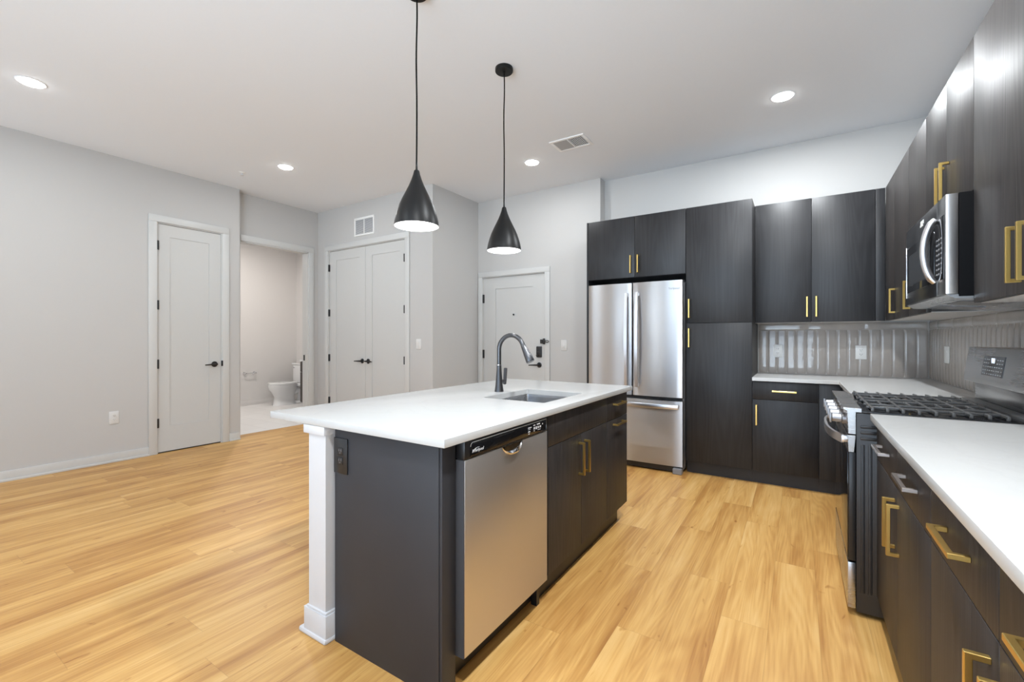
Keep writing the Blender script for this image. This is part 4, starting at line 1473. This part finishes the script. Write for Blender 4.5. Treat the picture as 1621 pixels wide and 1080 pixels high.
# wall vent over the closet
t = thing('air_vent', (-4.905, CY, 2.64), 'white two-section return air vent above the closet doors', 'vent')
x0, x1, z0, z1 = -5.108, -4.703, 2.640, 2.888
f = MB()
for bx in ((x0, x1, z0, z0 + 0.026), (x0, x1, z1 - 0.026, z1), (x0, x0 + 0.026, z0 + 0.026, z1 - 0.026), (x1 - 0.026, x1, z0 + 0.026, z1 - 0.026), (-4.912, -4.900, z0 + 0.026, z1 - 0.026)):
    FC.box(f, bx[0], bx[1], 0, 0.010, bx[2], bx[3], 0.001)
part('frame', f, 'white', t)
part('duct_shade', FC.box(MB(), x0 + 0.026, x1 - 0.026, 0.0003, 0.001, z0 + 0.026, z1 - 0.026), 'grey', t)  # flat grey sheet painted as the shade behind the louvres
g = MB()
for k in range(15):
    zz = z0 + 0.027 + k * 0.0131
    for a, b in ((x0 + 0.026, -4.912), (-4.900, x1 - 0.026)):
        g.prism([FC.pt(a, 0.001, zz + 0.012), FC.pt(a, 0.0018, zz + 0.0125), FC.pt(a, 0.009, zz + 0.0045), FC.pt(a, 0.0085, zz + 0.004)], (b - a, 0, 0))
part('louvre', g, 'vent', t)
# sprinkler
t = thing('sprinkler', (-5.2, 2.52, CEIL), 'tiny white fire sprinkler head on the ceiling by the bathroom', 'sprinkler')
part('escutcheon', MB().lathe([(0, -0.008), (0.012, -0.008), (0.030, -0.003), (0.034, 0.0)], (-5.2, 2.52, CEIL), seg=24), 'white', t)
part('head', MB().lathe([(0.008, -0.008), (0.007, -0.03), (0.016, -0.033), (0.016, -0.036), (0, -0.036)], (-5.2, 2.52, CEIL), seg=16), 'mark', t)

# ------------------------------------------------------------------ bathroom things
tx, tf = -8.15, 4.415                      # toilet axis and the front of its seat
t = thing('toilet', (tx, 4.85, 0.004), 'white toilet seen through the bathroom doorway', 'toilet')


def oval_loop(bm, yc, hy, hx, z, n=28, square=2.3):
    out = []
    for k in range(n):
        a = 2 * PI * k / n
        c, s = math.cos(a), math.sin(a)
        out.append(bm.verts.new((tx + hx * math.copysign(abs(c) ** (2 / square), c), yc + hy * math.copysign(abs(s) ** (2 / square), s), z)))
    return out


def loft(mb, secs, cap=True, square=2.3):
    lp_ = [oval_loop(mb.bm, *s, square=square) for s in secs]
    for a, b in zip(lp_, lp_[1:]):
        for k in range(len(a)):
            k2 = (k + 1) % len(a)
            mb.bm.faces.new((a[k], a[k2], b[k2], b[k]))
    if cap:
        mb.bm.faces.new(lp_[0])
        mb.bm.faces.new(lp_[-1])
    bmesh.ops.recalc_face_normals(mb.bm, faces=list(mb.bm.faces))
    return mb


part('bowl', loft(MB(), [(4.70, 0.215, 0.115, 0.0045), (4.70, 0.20, 0.105, 0.03), (4.70, 0.185, 0.10, 0.16), (4.69, 0.215, 0.135, 0.24), (4.675, 0.25, 0.17, 0.31), (4.67, 0.255, 0.18, 0.37), (4.67, 0.25, 0.178, 0.385)]), 'porcelain', t)
part('seat', loft(MB(), [(4.675, 0.255, 0.182, 0.386), (4.675, 0.26, 0.186, 0.392), (4.675, 0.26, 0.186, 0.402), (4.675, 0.255, 0.182, 0.406)]), 'porcelain', t)
part('lid', loft(MB(), [(4.68, 0.255, 0.182, 0.408), (4.68, 0.258, 0.185, 0.414), (4.68, 0.25, 0.178, 0.426), (4.68, 0.22, 0.15, 0.430)]), 'porcelain', t)
part('trapway', MB().tube([(tx, 4.84, 0.20), (tx, 4.95, 0.27), (tx, 5.04, 0.22), (tx, 5.05, 0.10), (tx, 5.05, 0.02)], [0.06, 0.075, 0.08, 0.085, 0.09], 16), 'porcelain', t)
part('pedestal', MB().box(tx - 0.10, tx + 0.10, 4.88, 5.12, 0.0045, 0.06, 0.02), 'porcelain', t)
part('shelf', MB().box(tx - 0.16, tx + 0.16, 4.90, 5.19, 0.33, 0.386, 0.02), 'porcelain', t)
part('tank', MB().box(tx - 0.22, tx + 0.22, 5.0, 5.20, 0.387, 0.735, 0.02, 3), 'porcelain', t)
part('tank_lid', MB().box(tx - 0.23, tx + 0.23, 4.99, 5.21, 0.736, 0.765, 0.008), 'porcelain', t)
part('flush_lever', MB().tube([(tx - 0.16, 4.995, 0.68), (tx - 0.16, 4.98, 0.68), (tx - 0.10, 4.975, 0.675)], 0.007, 8), 'chrome', t)

t = thing('paper_holder', (BBX, 4.29, 0.6), 'chrome toilet paper holder on the bathroom wall', 'paper holder')
for yy in (4.205, 4.375):
    part('bracket', MB().lathe([(0, 0), (0.026, 0), (0.026, 0.008), (0.011, 0.012), (0.011, 0.075), (0, 0.078)], (BBX, yy, 0.608), 'x', 20), 'chrome', t)
part('roller', MB().cyl((BBX + 0.065, 4.20, 0.608), 0.008, 0.18, 'y', 14), 'chrome', t)

t = thing('vanity', (-7.15, 4.95, 0), 'dark brown bathroom vanity with white top beside the toilet', 'vanity')
part('cabinet', MB().box(-7.6, -6.7, 4.70, 5.215, 0.09, 0.835, 0.002), 'vanity', t)
part('plinth', MB().box(-7.58, -6.72, 4.76, 5.215, 0.0045, 0.0895), 'black', t)
Fv = Face('-y', 4.681)
for a, b in ((-7.598, -7.152), (-7.148, -6.702)):
    front('door', Fv, a, b, 0.10, 0.64, 'vanity', t)
    front('drawer', Fv, a, b, 0.645, 0.83, 'vanity', t)
part('basin_top', MB().box(-7.61, -6.69, 4.67, 5.216, 0.836, 0.866, 0.004), 'porcelain', t)
